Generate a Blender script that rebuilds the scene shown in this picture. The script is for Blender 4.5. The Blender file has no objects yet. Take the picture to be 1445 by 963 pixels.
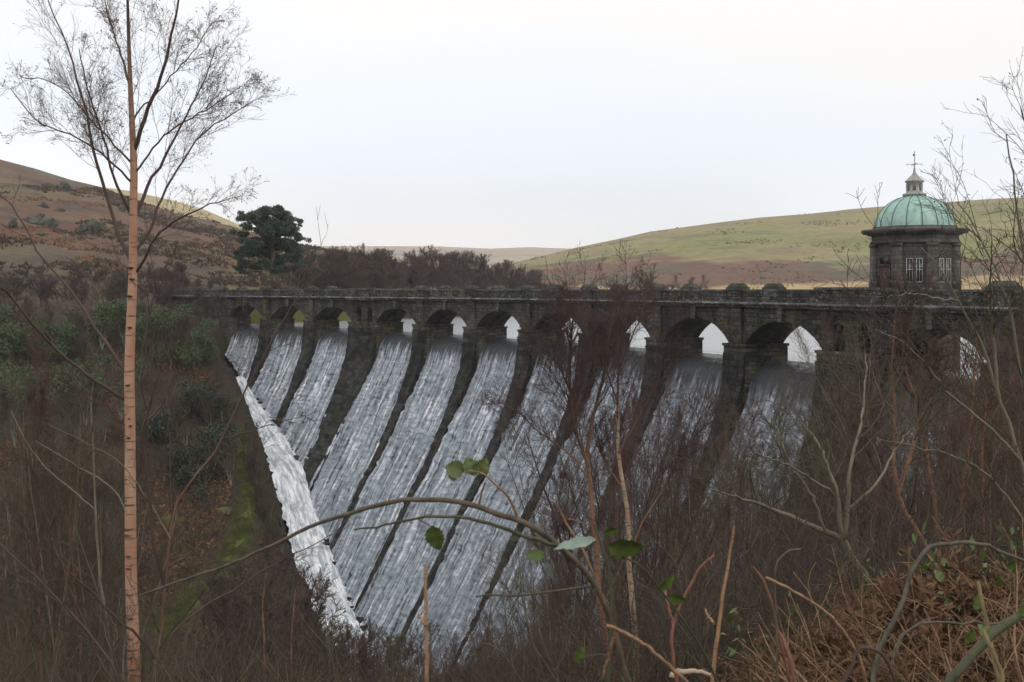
import bpy, math, random
import numpy as np
from math import radians, sin, cos, pi

S = bpy.context.scene
COL = S.collection
rng = np.random.default_rng(11)
random.seed(5)

# ------------------------------------------------------------------ camera, sky, sun, exposure
F, CX, HZ, E = 1405.0, 722.5, 408.6, 5.85          # photo pixels; eye level E above the reservoir (z = 0)
cd = bpy.data.cameras.new('camera'); cam = bpy.data.objects.new('camera', cd); COL.objects.link(cam)
cam.location = (0, 0, E); cam.rotation_euler = (radians(90), 0, 0)
cd.sensor_width = 36.0; cd.lens = 36.0 * F / 1445.0
cd.shift_y = -(481.5 - HZ) / 1445.0
cd.clip_start = 0.05; cd.clip_end = 9000
cd.dof.use_dof = True; cd.dof.focus_distance = 95.0; cd.dof.aperture_fstop = 11.0
S.camera = cam
SUN_EL, SUN_AZ = 32.0, 150.0                        # azimuth clockwise from +Y (the view direction)
W = bpy.data.worlds.new('World'); S.world = W; W.use_nodes = True
nt = W.node_tree; nt.nodes.clear()
out = nt.nodes.new('ShaderNodeOutputWorld'); bg = nt.nodes.new('ShaderNodeBackground'); bg.inputs[1].default_value = 0.1
sky = nt.nodes.new('ShaderNodeTexSky'); sky.sky_type = 'NISHITA'; sky.sun_disc = False
sky.sun_elevation = radians(SUN_EL); sky.sun_rotation = radians(SUN_AZ)
tc = nt.nodes.new('ShaderNodeTexCoord'); sp = nt.nodes.new('ShaderNodeSeparateXYZ'); nt.links.new(tc.outputs['Generated'], sp.inputs[0])
mp = nt.nodes.new('ShaderNodeMapping'); mp.inputs['Scale'].default_value = (1.6, 1.6, 7.0); nt.links.new(tc.outputs['Generated'], mp.inputs[0])
ns = nt.nodes.new('ShaderNodeTexNoise'); ns.inputs['Scale'].default_value = 1.7; ns.inputs['Detail'].default_value = 4.5; ns.inputs['Roughness'].default_value = .5
nt.links.new(mp.outputs[0], ns.inputs['Vector'])
def wmath(op, a, b=None, c=None):
    m = nt.nodes.new('ShaderNodeMath'); m.operation = op
    for i, v in enumerate((a, b, c)):
        if v is None: continue
        if isinstance(v, (int, float)): m.inputs[i].default_value = v
        else: nt.links.new(v, m.inputs[i])
    return m.outputs[0]
zz = wmath('MULTIPLY_ADD', wmath('SUBTRACT', ns.outputs['Fac'], .5), .16, sp.outputs['Z'])
zz = wmath('MULTIPLY_ADD', sp.outputs['X'], .10, zz)
rp = nt.nodes.new('ShaderNodeValToRGB'); nt.links.new(zz, rp.inputs[0])
stops = [(0.0, (12.2, 11.7, 11.3)), (.03, (11.8, 11.6, 11.5)), (.10, (10.4, 11.1, 12.0)), (.17, (10.3, 11.0, 11.8)), (.25, (11.3, 11.1, 10.9)), (.5, (11.6, 11.4, 11.2))]
cr = rp.color_ramp
while len(cr.elements) < len(stops): cr.elements.new(.5)
for e, (p_, c_) in zip(cr.elements, stops): e.position = p_; e.color = (*c_, 1)
mx = nt.nodes.new('ShaderNodeMix'); mx.data_type = 'RGBA'; mx.inputs[0].default_value = .95
nt.links.new(sky.outputs[0], mx.inputs[6]); nt.links.new(rp.outputs[0], mx.inputs[7])
nt.links.new(mx.outputs[2], bg.inputs[0]); nt.links.new(bg.outputs[0], out.inputs[0])
sd = bpy.data.lights.new('sun', 'SUN'); sd.energy = 0.9; sd.angle = radians(25); sd.color = (1, .93, .82)
so = bpy.data.objects.new('sun', sd); COL.objects.link(so)
so.rotation_euler = (radians(90 - SUN_EL), 0, radians(180 - SUN_AZ + 0))
S.view_settings.view_transform = 'Standard'; S.view_settings.look = 'None'; S.view_settings.gamma = 1
S.view_settings.exposure = 0.0; S.view_settings.use_curve_mapping = False
S.render.engine = 'CYCLES'
S.cycles.use_denoising = True; S.cycles.denoiser = 'OPENIMAGEDENOISE'; S.cycles.denoising_prefilter = 'ACCURATE'; S.cycles.denoising_input_passes = 'RGB_ALBEDO_NORMAL'
S.cycles.max_bounces = 6; S.cycles.diffuse_bounces = 3; S.cycles.volume_bounces = 0; S.cycles.transparent_max_bounces = 4

# ------------------------------------------------------------------ helpers
def at(u, v, Y): return np.array([(u - CX) / F * Y, Y, E - (v - HZ) / F * Y])
def tag(o, label=None, cat=None, group=None, kind=None):
    if label: o['label'] = label
    if cat: o['category'] = cat
    if group: o['group'] = group
    if kind: o['kind'] = kind
    return o
def empty(name, loc=(0, 0, 0), label=None, cat=None, group=None):
    o = bpy.data.objects.new(name, None); COL.objects.link(o); o.location = loc; o.empty_display_size = .2
    return tag(o, label, cat, group)
def mesh(name, V, Fc, mat, parent=None, uv=None, smooth=False, col=None):
    V = np.asarray(V, np.float32); Fc = np.asarray(Fc, np.int32)
    me = bpy.data.meshes.new(name)
    n, k = Fc.shape
    me.vertices.add(len(V)); me.vertices.foreach_set('co', V.ravel())
    me.loops.add(n * k); me.loops.foreach_set('vertex_index', Fc.ravel())
    me.polygons.add(n); me.polygons.foreach_set('loop_start', np.arange(0, n * k, k, dtype=np.int32))
    try: me.polygons.foreach_set('loop_total', np.full(n, k, np.int32))
    except Exception: pass
    if uv is not None:
        l = me.uv_layers.new(name='UVMap'); l.data.foreach_set('uv', np.asarray(uv, np.float32).ravel())
    if col is not None:
        a = me.color_attributes.new('cover', 'FLOAT_COLOR', 'POINT')
        c4 = np.ones((len(V), 4), np.float32); c4[:, :3] = col; a.data.foreach_set('color', c4.ravel())
    me.update(calc_edges=True); me.validate()
    if smooth: me.polygons.foreach_set('use_smooth', np.ones(len(me.polygons), bool))
    if mat: me.materials.append(mat)
    o = bpy.data.objects.new(name, me); COL.objects.link(o)
    if parent: o.parent = parent
    return o
def copy_tree(root):
    c = root.copy(); COL.objects.link(c)
    for ch in root.children:
        d = ch.copy(); COL.objects.link(d); d.parent = c
        for g in ch.children:
            h = g.copy(); COL.objects.link(h); h.parent = d
    return c
def grid_faces(a, b):
    i, j = np.meshgrid(np.arange(a - 1), np.arange(b - 1), indexing='ij')
    q = (i * b + j).ravel()
    return np.stack([q, q + b, q + b + 1, q + 1], 1)
class Bag:
    def __init__(s): s.V = []; s.F = []; s.U = []; s.n = 0
    def add(s, V, Fc, U=None):
        V = np.asarray(V, float); s.V.append(V); s.F.append(np.asarray(Fc) + s.n); s.n += len(V)
        if U is not None: s.U.append(np.asarray(U))
    def box(s, c, sz, rz=0, top=1.0):
        x, y, z = np.array(sz) / 2
        P = np.array([[-x, -y, -z], [x, -y, -z], [x, y, -z], [-x, y, -z], [-x * top, -y * top, z], [x * top, -y * top, z], [x * top, y * top, z], [-x * top, y * top, z]])
        a, b = cos(rz), sin(rz)
        P = np.stack([P[:, 0] * a - P[:, 1] * b, P[:, 0] * b + P[:, 1] * a, P[:, 2]], 1) + np.array(c)
        s.add(P, [[0, 3, 2, 1], [4, 5, 6, 7], [0, 1, 5, 4], [1, 2, 6, 5], [2, 3, 7, 6], [3, 0, 4, 7]])
    def lathe(s, prof, c, seg=32, rot=0.0):
        prof = np.array(prof, float); a = np.arange(seg + 1) / seg * 2 * pi + rot
        r = prof[:, 0][:, None]; V = np.stack([c[0] + r * np.cos(a), c[1] + r * np.sin(a), c[2] + prof[:, 1][:, None] + 0 * r * a], -1).reshape(-1, 3)
        f = grid_faces(len(prof), seg + 1)[:, ::-1]
        s.add(V, f)
    def tubes(s, P, Rr, k=3):
        V, f = tube_arrays(P, Rr, k); s.add(V, f)
    def build(s, name, mat, parent=None, smooth=False):
        U = np.concatenate(s.U) if s.U else None
        return mesh(name, np.concatenate(s.V), np.concatenate(s.F), mat, parent, U, smooth)
def tube_arrays(P, Rr, k=3):
    """P (N,n,3) polylines, Rr (N,n) radii -> tubes"""
    P = np.asarray(P, float); Rr = np.asarray(Rr, float)
    if P.ndim == 2: P = P[None]; Rr = Rr[None]
    N, n, _ = P.shape
    T = np.gradient(P, axis=1); T /= np.linalg.norm(T, axis=2, keepdims=True) + 1e-9
    ref = np.array([.31, .87, .39]); ref /= np.linalg.norm(ref)
    A = np.cross(T, ref); bad = np.linalg.norm(A, axis=2) < .15
    A[bad] = np.cross(T[bad], np.array([1., 0, .1])); A /= np.linalg.norm(A, axis=2, keepdims=True) + 1e-9
    B = np.cross(T, A)
    an = np.arange(k) / k * 2 * pi
    V = P[:, :, None, :] + Rr[:, :, None, None] * (A[:, :, None, :] * np.cos(an)[None, None, :, None] + B[:, :, None, :] * np.sin(an)[None, None, :, None])
    i, j, l = np.meshgrid(np.arange(N), np.arange(n - 1), np.arange(k), indexing='ij')
    b = (i * n + j) * k; l2 = (l + 1) % k
    f = np.stack([b + l, b + l2, b + k + l2, b + k + l], -1).reshape(-1, 4)
    return V.reshape(-1, 3), f
def resample(pts, n):
    pts = np.asarray(pts, float)
    d = np.r_[0, np.cumsum(np.linalg.norm(np.diff(pts, axis=0), axis=1))]
    t = np.linspace(0, d[-1], n)
    # Catmull-Rom like smoothing through cubic interpolation of each coordinate
    out_ = np.empty((n, 3))
    m = np.gradient(pts, d, axis=0)
    k = np.clip(np.searchsorted(d, t, side='right') - 1, 0, len(d) - 2)
    h = (d[k + 1] - d[k]); x = (t - d[k]) / h
    h00 = 2 * x**3 - 3 * x**2 + 1; h10 = x**3 - 2 * x**2 + x; h01 = -2 * x**3 + 3 * x**2; h11 = x**3 - x**2
    for c in range(3):
        out_[:, c] = h00 * pts[k, c] + h10 * h * m[k, c] + h01 * pts[k + 1, c] + h11 * h * m[k + 1, c]
    return out_
def norm(v): return v / (np.linalg.norm(v, axis=-1, keepdims=True) + 1e-9)
def grow(r, P0, D0, L, R0, n=6, jit=.18, up=.12, tip=.25, bias=None):
    """many branches at once: random walks of n points"""
    N = len(P0); P = np.empty((N, n, 3)); P[:, 0] = P0; d = norm(np.asarray(D0, float)); st = (L / (n - 1))[:, None]
    for i in range(1, n):
        d = d + r.normal(0, jit, (N, 3)); d[:, 2] += up
        if bias is not None: d = d + bias
        d = norm(d); P[:, i] = P[:, i - 1] + d * st
    Rr = R0[:, None] * np.linspace(1, tip, n)[None]
    return P, Rr
def spawn(r, P, Rr, per, tmin=.2, ang=(.5, 1.0), lr=(.35, .6), rr=.6, L=None, taper=.5):
    """children starts along branches P"""
    N, n, _ = P.shape
    Lp = np.linalg.norm(np.diff(P, axis=1), axis=2).sum(1) if L is None else L
    cnt = np.maximum(0, r.poisson(per if np.ndim(per) else np.full(N, per)))
    idx = np.repeat(np.arange(N), cnt); M_ = len(idx)
    t = tmin + (1 - tmin) * r.random(M_) ** .9; x = t * (n - 1); k = np.minimum(x.astype(int), n - 2); fr = (x - k)[:, None]
    p = P[idx, k] * (1 - fr) + P[idx, k + 1] * fr
    T = norm(P[idx, k + 1] - P[idx, k])
    a = norm(np.cross(T, r.normal(0, 1, (M_, 3))))
    th = r.uniform(*ang, M_)[:, None]
    d = T * np.cos(th) + a * np.sin(th)
    l = Lp[idx] * r.uniform(*lr, M_) * (1 - taper * t)
    rad = (Rr[idx, k] * (1 - fr[:, 0]) + Rr[idx, k + 1] * fr[:, 0]) * rr
    return p, d, l, rad

# ---- material nodes
class Mt:
    def __init__(s, name):
        s.m = bpy.data.materials.new(name); s.m.use_nodes = True; s.t = s.m.node_tree; s.b = s.t.nodes['Principled BSDF']; s.o = s.t.nodes['Material Output']
        s.tc = s.t.nodes.new('ShaderNodeTexCoord'); s.geo = s.t.nodes.new('ShaderNodeNewGeometry')
    def L(s, a, b): s.t.links.new(a, b)
    def put(s, sock, v):
        if isinstance(v, (int, float)): sock.default_value = v
        elif isinstance(v, (tuple, list)): sock.default_value = (*v, 1) if (len(v) == 3 and sock.type == 'RGBA') else tuple(v)
        else: s.L(v, sock)
    def map(s, vec, sc=(1, 1, 1), loc=(0, 0, 0), rot=(0, 0, 0)):
        n = s.t.nodes.new('ShaderNodeMapping'); s.L(vec, n.inputs[0]); n.inputs['Scale'].default_value = sc; n.inputs['Location'].default_value = loc; n.inputs['Rotation'].default_value = rot; return n.outputs[0]
    def noise(s, vec, scale, detail=4, rough=.55, dist=0, col=False):
        n = s.t.nodes.new('ShaderNodeTexNoise'); s.L(vec, n.inputs['Vector'])
        n.inputs['Scale'].default_value = scale; n.inputs['Detail'].default_value = detail; n.inputs['Roughness'].default_value = rough; n.inputs['Distortion'].default_value = dist
        return n.outputs['Color' if col else 'Fac']
    def voro(s, vec, scale, feat='F1', o='Distance'):
        n = s.t.nodes.new('ShaderNodeTexVoronoi'); s.L(vec, n.inputs['Vector']); n.feature = feat; n.inputs['Scale'].default_value = scale; return n.outputs[o]
    def ramp(s, f, stops, interp='LINEAR'):
        n = s.t.nodes.new('ShaderNodeValToRGB'); s.L(f, n.inputs[0]); e = n.color_ramp.elements; n.color_ramp.interpolation = interp
        while len(e) < len(stops): e.new(.5)
        for q, (p, c) in zip(e, stops):
            q.position = p; q.color = (c, c, c, 1) if isinstance(c, (int, float)) else (*c, 1)
        return n.outputs[0]
    def mix(s, f, a, b, mode='MIX'):
        n = s.t.nodes.new('ShaderNodeMix'); n.data_type = 'RGBA'; n.blend_type = mode
        s.put(n.inputs[0], f); s.put(n.inputs[6], a); s.put(n.inputs[7], b); return n.outputs[2]
    def math(s, op, a, b=0.0, clamp=False):
        n = s.t.nodes.new('ShaderNodeMath'); n.operation = op; n.use_clamp = clamp; s.put(n.inputs[0], a); s.put(n.inputs[1], b); return n.outputs[0]
    def bump(s, h, st=.5, d=.05, nrm=None):
        n = s.t.nodes.new('ShaderNodeBump'); n.inputs['Strength'].default_value = st; n.inputs['Distance'].default_value = d; s.L(h, n.inputs['Height'])
        if nrm is not None: s.L(nrm, n.inputs['Normal'])
        return n.outputs[0]
    def sep(s, v):
        n = s.t.nodes.new('ShaderNodeSeparateXYZ'); s.L(v, n.inputs[0]); return n.outputs
    def brick(s, vec, bw, rh, mortar=.02, c1=(.1,) * 3, c2=(.2,) * 3, cm=(.03,) * 3, bias=0):
        n = s.t.nodes.new('ShaderNodeTexBrick'); s.L(vec, n.inputs['Vector']); n.inputs['Scale'].default_value = 1
        n.inputs['Brick Width'].default_value = bw; n.inputs['Row Height'].default_value = rh; n.inputs['Mortar Size'].default_value = mortar; n.inputs['Mortar Smooth'].default_value = .4
        n.inputs['Bias'].default_value = bias
        s.put(n.inputs['Color1'], c1); s.put(n.inputs['Color2'], c2); s.put(n.inputs['Mortar'], cm); return n.outputs
    def attr(s, name):
        n = s.t.nodes.new('ShaderNodeAttribute'); n.attribute_name = name; return n.outputs['Color']
    def rand(s):
        return s.t.nodes.new('ShaderNodeObjectInfo').outputs['Random']
    def fin(s, col=None, rough=None, nrm=None, **k):
        if col is not None: s.put(s.b.inputs['Base Color'], col)
        if rough is not None: s.put(s.b.inputs['Roughness'], rough)
        if nrm is not None: s.L(nrm, s.b.inputs['Normal'])
        for a, v in k.items(): s.put(s.b.inputs[a.replace('_', ' ')], v)
        return s.m
    @property
    def P(s): return s.geo.outputs['Position']
    @property
    def UV(s): return s.tc.outputs['UV']
    @property
    def OB(s): return s.tc.outputs['Object']

def m_stone(name, bw=.95, rh=.36, base=(.042, .040, .035), lite=(.125, .118, .10), lichen=.5, ochre=.35, moss=.2, wet=.5):
    m = Mt(name); uv = m.UV
    wob = m.mix(.02, uv, m.noise(uv, 1.3, 3, col=True), 'ADD')
    br = m.brick(wob, bw, rh, .022, base, lite, tuple(.35 * c for c in base))
    n1 = m.noise(m.P, .5, 5, .6); n2 = m.noise(m.P, 5, 6, .7); n3 = m.noise(m.map(m.P, (1, 1, .25)), .9, 5, .65)
    c = m.mix(.75, br[0], m.ramp(n2, [(.25, .35), (.55, .8), (.8, 1.25)]), 'MULTIPLY')
    c = m.mix(m.ramp(n3, [(.4, 0.0), (.62, .75)]), c, tuple(.32 * x for x in base))                 # dark damp runs
    c = m.mix(m.math('MULTIPLY', m.ramp(m.noise(m.P, .8, 4, .6), [(.56, 0.0), (.7, 1.0)]), ochre), c, (.16, .10, .035))
    c = m.mix(m.math('MULTIPLY', m.ramp(n1, [(.5, 0.0), (.68, 1.0)]), moss), c, (.06, .075, .025))
    li = m.math('MULTIPLY', m.ramp(m.noise(m.map(m.P, (1, 1, 2.6)), 3.0, 7, .75), [(.55, 0.0), (.61, 1.0)]), m.ramp(m.noise(m.P, .35, 3), [(.4, 0.0), (.62, 1.0)]))
    c = m.mix(m.math('MULTIPLY', li, lichen), c, (.36, .37, .34))
    h = m.math('ADD', m.math('MULTIPLY', br[1], -1.0), m.math('MULTIPLY', n2, .9))
    return m.fin(c, m.ramp(n1, [(.3, 1 - wet * .7), (.7, .9)]), m.bump(h, 1, .09), Specular_IOR_Level=.18)
def m_bark(name, a, b, dark=(.03, .022, .018), band=0.5, sc=1.0, top=None):
    m = Mt(name); ob = m.OB
    n = m.noise(m.map(ob, (1, 1, .35)), 5 * sc, 5, .6)
    c = m.mix(m.ramp(n, [(.35, 0.0), (.65, 1.0)]), a, b)
    ln = m.ramp(m.noise(m.map(ob, (5, 5, 38)), 1.0 * sc, 3, .6), [(.56, 0.0), (.66, 1.0)])
    c = m.mix(m.math('MULTIPLY', ln, band), c, dark)
    pt = m.ramp(m.noise(m.map(ob, (1, 1, .7)), 2.2 * sc, 4, .6), [(.58, 0.0), (.68, 1.0)])
    c = m.mix(m.math('MULTIPLY', pt, band), c, dark)
    if top:
        mr = m.t.nodes.new('ShaderNodeMapRange'); m.L(m.sep(ob)[2], mr.inputs[0]); mr.inputs[1].default_value = top[0]; mr.inputs[2].default_value = top[1]
        c = m.mix(mr.outputs[0], c, (.06, .034, .028))
    return m.fin(c, .75, m.bump(n, .4, .01))
def m_twig(name, a, b, sc=2.0):
    m = Mt(name); c = m.mix(m.noise(m.OB, sc, 3), a, b)
    c = m.mix(.35, c, m.mix(m.rand(), (.65, .6, .62), (1.5, 1.3, 1.15)), 'MULTIPLY')
    return m.fin(c, .8)
def m_leaf(name, a, b, sc=1.5, rough=.55, trans=.0):
    m = Mt(name); n = m.noise(m.P, sc, 4, .6)
    c = m.mix(m.ramp(n, [(.35, 0.0), (.65, 1.0)]), a, b)
    c = m.mix(.5, c, m.ramp(m.noise(m.P, 23, 2), [(.3, .55), (.7, 1.4)]), 'MULTIPLY')
    return m.fin(c, rough)

M_STONE = m_stone('dam_stone')
M_PIER = m_stone('pier_stone', ochre=.8, base=(.045, .042, .036), lite=(.17, .16, .135))
M_PARA = m_stone('parapet_stone', bw=.75, rh=.24, base=(.04, .04, .037), lite=(.17, .17, .16), lichen=1.0, ochre=.1, wet=.2)
M_COPE = m_stone('coping_stone', bw=1.3, rh=.6, base=(.13, .13, .12), lite=(.22, .22, .2), lichen=.8, ochre=.05, wet=.2)
M_STRING = m_stone('string_stone', bw=1.2, rh=.45, base=(.2, .2, .19), lite=(.52, .52, .50), lichen=1.0, ochre=.05, wet=.2)
M_FACE = m_stone('wet_face_stone', bw=1.1, rh=.5, base=(.012, .0125, .013), lite=(.085, .084, .08), lichen=.15, ochre=.1, moss=.1, wet=.65)
M_MERLON = m_stone('merlon_stone', bw=1.1, rh=.3, base=(.1, .1, .09), lite=(.18, .18, .16), lichen=.5, ochre=.05, moss=.4, wet=.15)

# ------------------------------------------------------------------ the dam's plan: an arc, pier spacing PP, s along the crest, d downstream
R, X0, Y0, TH, PP, WW, TT = 226.21, 4.82, 105.715, -.983, 10.94, 3.88, 4.03
tx, ty = cos(TH), sin(TH); nx, ny = -sin(TH), cos(TH)
CCX, CCY = X0 - nx * R, Y0 - ny * R
def D3(s, d, z):
    s, d, z = np.broadcast_arrays(np.asarray(s, float), np.asarray(d, float), np.asarray(z, float))
    ph = s / R; r = R - d
    return np.stack([X0 + tx * r * np.sin(ph) + nx * (r * np.cos(ph) - R), Y0 + ty * r * np.sin(ph) + ny * (r * np.cos(ph) - R), z], -1)
def to_sd(x, y):
    ax, ay = x - CCX, y - CCY
    return R * np.arctan2(ax * tx + ay * ty, ax * nx + ay * ny), R - np.hypot(ax, ay)
PZ = np.array([-9, 0, 2, 3.5, 6, 8.3, 12.4, 14.3, 18, 21.5, 27, 32, 42.]); PD = np.array([.05, .15, .45, .86, 2.0, 3.1, 5.4, 6.4, 8.9, 10.9, 14.3, 17.4, 23.5])
def prof(z): return np.interp(-np.asarray(z, float), PZ, PD)
TQ = np.array([-80, -71.9, -61.9, -53.9, -41.9, -35.8, -30.1, -24, -16, -8, 0, 8, 20, 45, 60, 80.])
TZ = np.array([-1.0, -5, -10.2, -13.5, -18.2, -21.7, -24.5, -27.2, -29.9, -32, -33, -30, -25, -14, -8, 0.])
def toe(s): return np.interp(s, TQ, TZ)
def arch_s(i): return (i - 7) * PP + (-WW if i <= 3 else 0) + (WW if i >= 11 else 0)
class CB(Bag):
    """boxes and sheets in the dam's curved coordinates, with UVs in metres"""
    def sheet(s, S_, D_, Z_, U_, V_):
        a, b = S_.shape; P = D3(S_, D_, Z_).reshape(-1, 3); f = grid_faces(a, b)
        uv = np.stack([np.asarray(U_).ravel(), np.asarray(V_).ravel()], 1)
        s.add(P, f, uv[f].reshape(-1, 2))
    def cbox(s, s0, s1, d0, d1, z0, z1, n=None, bat=0.0, sh=0.0):
        n = n or max(1, int((s1 - s0) / 3)); ss = np.linspace(s0, s1, n + 1)
        def q(sa, da, za, u, v): s.sheet(sa, da, za, u, v)
        A, B = np.meshgrid(ss, [0, 1], indexing='ij'); mid = (s0 + s1) / 2
        top = mid + (A - mid) * (1 - sh) if sh else A
        As = np.where(B == 1, top, A)
        q(As, d1 - bat * B, z0 + (z1 - z0) * B, A, z0 + (z1 - z0) * B)
        q(As[::-1], d0 + bat * B + 0 * A, (z0 + (z1 - z0) * B), A[::-1], z0 + (z1 - z0) * B)
        q(top if sh else A, d1 - bat - (d1 - d0 - 2 * bat) * B, 0 * A + z1, A, d1 - (d1 - d0) * B)
        q(A[::-1], d1 - (d1 - d0) * B, 0 * A + z0, A, d1 - (d1 - d0) * B)
        C, Dv = np.meshgrid([0, 1], [0, 1], indexing='ij')
        for se, rev in ((s0, 0), (s1, 1)):
            sm = mid + (se - mid) * (1 - sh * Dv); dd = np.where(Dv == 1, d0 + bat + (d1 - d0 - 2 * bat) * C, d0 + (d1 - d0) * C)
            X = (sm, dd, z0 + (z1 - z0) * Dv, d0 + (d1 - d0) * C, z0 + (z1 - z0) * Dv)
            if rev: X = tuple(x[::-1] for x in X)
            q(*X)
RISE, HS, ZS = 2.04, 4.5, 1.38
RA = (HS**2 + RISE**2) / (2 * RISE)
def arch_z(x): return ZS + RISE - RA + np.sqrt(np.maximum(RA**2 - np.asarray(x)**2, 0))

# ------------------------------------------------------------------ terrain
def ground_z(x, y):
    x = np.asarray(x, float); y = np.asarray(y, float)
    q = (x + 13) * .577 - (y - 100) * .817
    ql = np.array([-400, -200, -140, -100, -85, -73.5, -65.2, -55.2, -47.2, -35, -29, -23.4, -17, -9.5, -5, -3, 4, 8, 18, 45, 70, 80, 85, 89, 95, 110, 160, 300])
    zl = np.array([40, 16, 8, 4.5, 3.2, 1.5, -2.0, -7.2, -10.5, -15.2, -18.7, -21.5, -24.2, -27.1, -30, -34, -34, -31, -26.5, -15.5, -4.4, -.3, 2.5, 4.2, 5.2, 8.5, 22, 40])
    z = np.interp(q, ql, zl)
    s, d = to_sd(x, y)
    z = z + .5 * np.sin(x * .21 + 1.3) * np.sin(y * .17) + .25 * np.sin(x * .6 + y * .45)* np.clip((np.hypot(x, y) - 4) / 10, 0, 1)
    # bank shoulder to the right of the viewpoint
    z = z + .62 * np.clip((x - .3) / 1.5, 0, 1) * np.exp(-((y - 5.0) / 3.0) ** 2) - .35 * np.exp(-((y - 1) / 3.5) ** 2)
    z = z + 1.15 * np.clip((-x - .8) / 2, 0, 1) * np.exp(-((y - 13) / 7.0) ** 2)
    sw, dw = to_sd(x, y); k_ = dw - prof(toe(sw)) - np.interp(sw, [-66, -56, -42], [1.2, 2.8, 4.5]) - .5; z = z - 2.0 * np.clip((sw + 64) / 22, .25, 1) * np.clip(1 - np.abs(k_ - 1.0) / 2.4, 0, 1) * ((sw > -74) & (sw < -8))
    zt = toe(s)
    inch = (s > -74.5) & (s < 3) & (d > -6) & (d < prof(zt) + np.interp(s, [-66, -56, -42], [1.2, 2.8, 4.5]) + .35)
    z = np.where(inch, np.minimum(z, zt - 2.5), z)
    ups = (d < -2.0) & (np.abs(s) < 77)
    z = np.where(ups, -14.0, z)
    return z
def hit(u, v, y0=4.0, y1=220.0):
    Ys = np.linspace(y0, y1, 4000); x = (u - CX) / F * Ys; zr = E - (v - HZ) / F * Ys
    g = ground_z(x, Ys); k = np.argmax(g > zr)
    return np.array([x[k], Ys[k], g[k]])

def m_ground():
    m = Mt('hillside_soil'); P = m.P
    a = m.noise(P, .12, 5, .6); b = m.noise(P, 1.1, 6, .7); c3 = m.noise(P, 9, 4, .7)
    c = m.mix(m.ramp(a, [(.4, 0.0), (.6, 1.0)]), (.055, .03, .018), (.036, .032, .018))
    c = m.mix(m.ramp(b, [(.45, 0.0), (.65, .8)]), c, (.018, .015, .011))
    c = m.mix(m.ramp(m.noise(P, .4, 5, .65), [(.6, 0.0), (.7, .7)]), c, (.04, .055, .016))
    c = m.mix(.7, c, m.ramp(c3, [(.2, .45), (.7, 1.3)]), 'MULTIPLY')
    c = m.mix(m.ramp(m.math('ADD', m.sep(m.attr('cover'))[0], m.math('MULTIPLY', m.math('SUBTRACT', m.noise(P, .9, 5, .7), .5), .7)), [(.35, 0.0), (.6, 1.0)]), c, m.mix(m.noise(P, 1.6, 5, .7), (.05, .06, .01), (.115, .125, .03)))
    return m.fin(c, .95, m.bump(m.math('ADD', b, m.math('MULTIPLY', c3, .4)), 1, .25))
gx = np.unique(np.r_[np.arange(-260, -70, 5.), np.arange(-70, -8, 1.25), np.arange(-8, 10, .5), np.arange(10, 50, 2.), np.arange(50, 161, 6.)])
gy = np.unique(np.r_[np.arange(-80, -4, 5.), np.arange(-4, 14, .5), np.arange(14, 80, 1.5), np.arange(80, 165, 1.25), np.arange(165, 216, 5.)])
GX, GY = np.meshgrid(gx, gy, indexing='ij'); GZ = ground_z(GX, GY)
strip = np.array([hit(*p)[:2] for p in ((343, 610), (351, 660), (354, 700), (346, 745), (324, 790), (290, 832), (255, 866), (220, 890))])
def dist_poly(px, py, poly):
    dm = np.full(px.shape, 1e9)
    for a, b in zip(poly[:-1], poly[1:]):
        ab = b - a; t = np.clip(((px - a[0]) * ab[0] + (py - a[1]) * ab[1]) / (ab @ ab), 0, 1)
        dm = np.minimum(dm, np.hypot(px - a[0] - ab[0] * t, py - a[1] - ab[1] * t))
    return dm
gcov = np.clip((1.35 - dist_poly(GX, GY, strip)) / 1.2, 0, 1).ravel()
sg_, dg_ = to_sd(GX, GY); gcov = np.maximum(gcov, ((dg_ < -4) & (GX > -60) & (GX < -26)).ravel() * 1.0)   # meadow on the far shore
cov = np.zeros((GX.size, 3)); cov[:, 0] = gcov
o = mesh('ground', np.stack([GX, GY, GZ], -1).reshape(-1, 3), grid_faces(len(gx), len(gy)), m_ground(), smooth=True, col=cov)
o['kind'] = 'structure'

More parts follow.
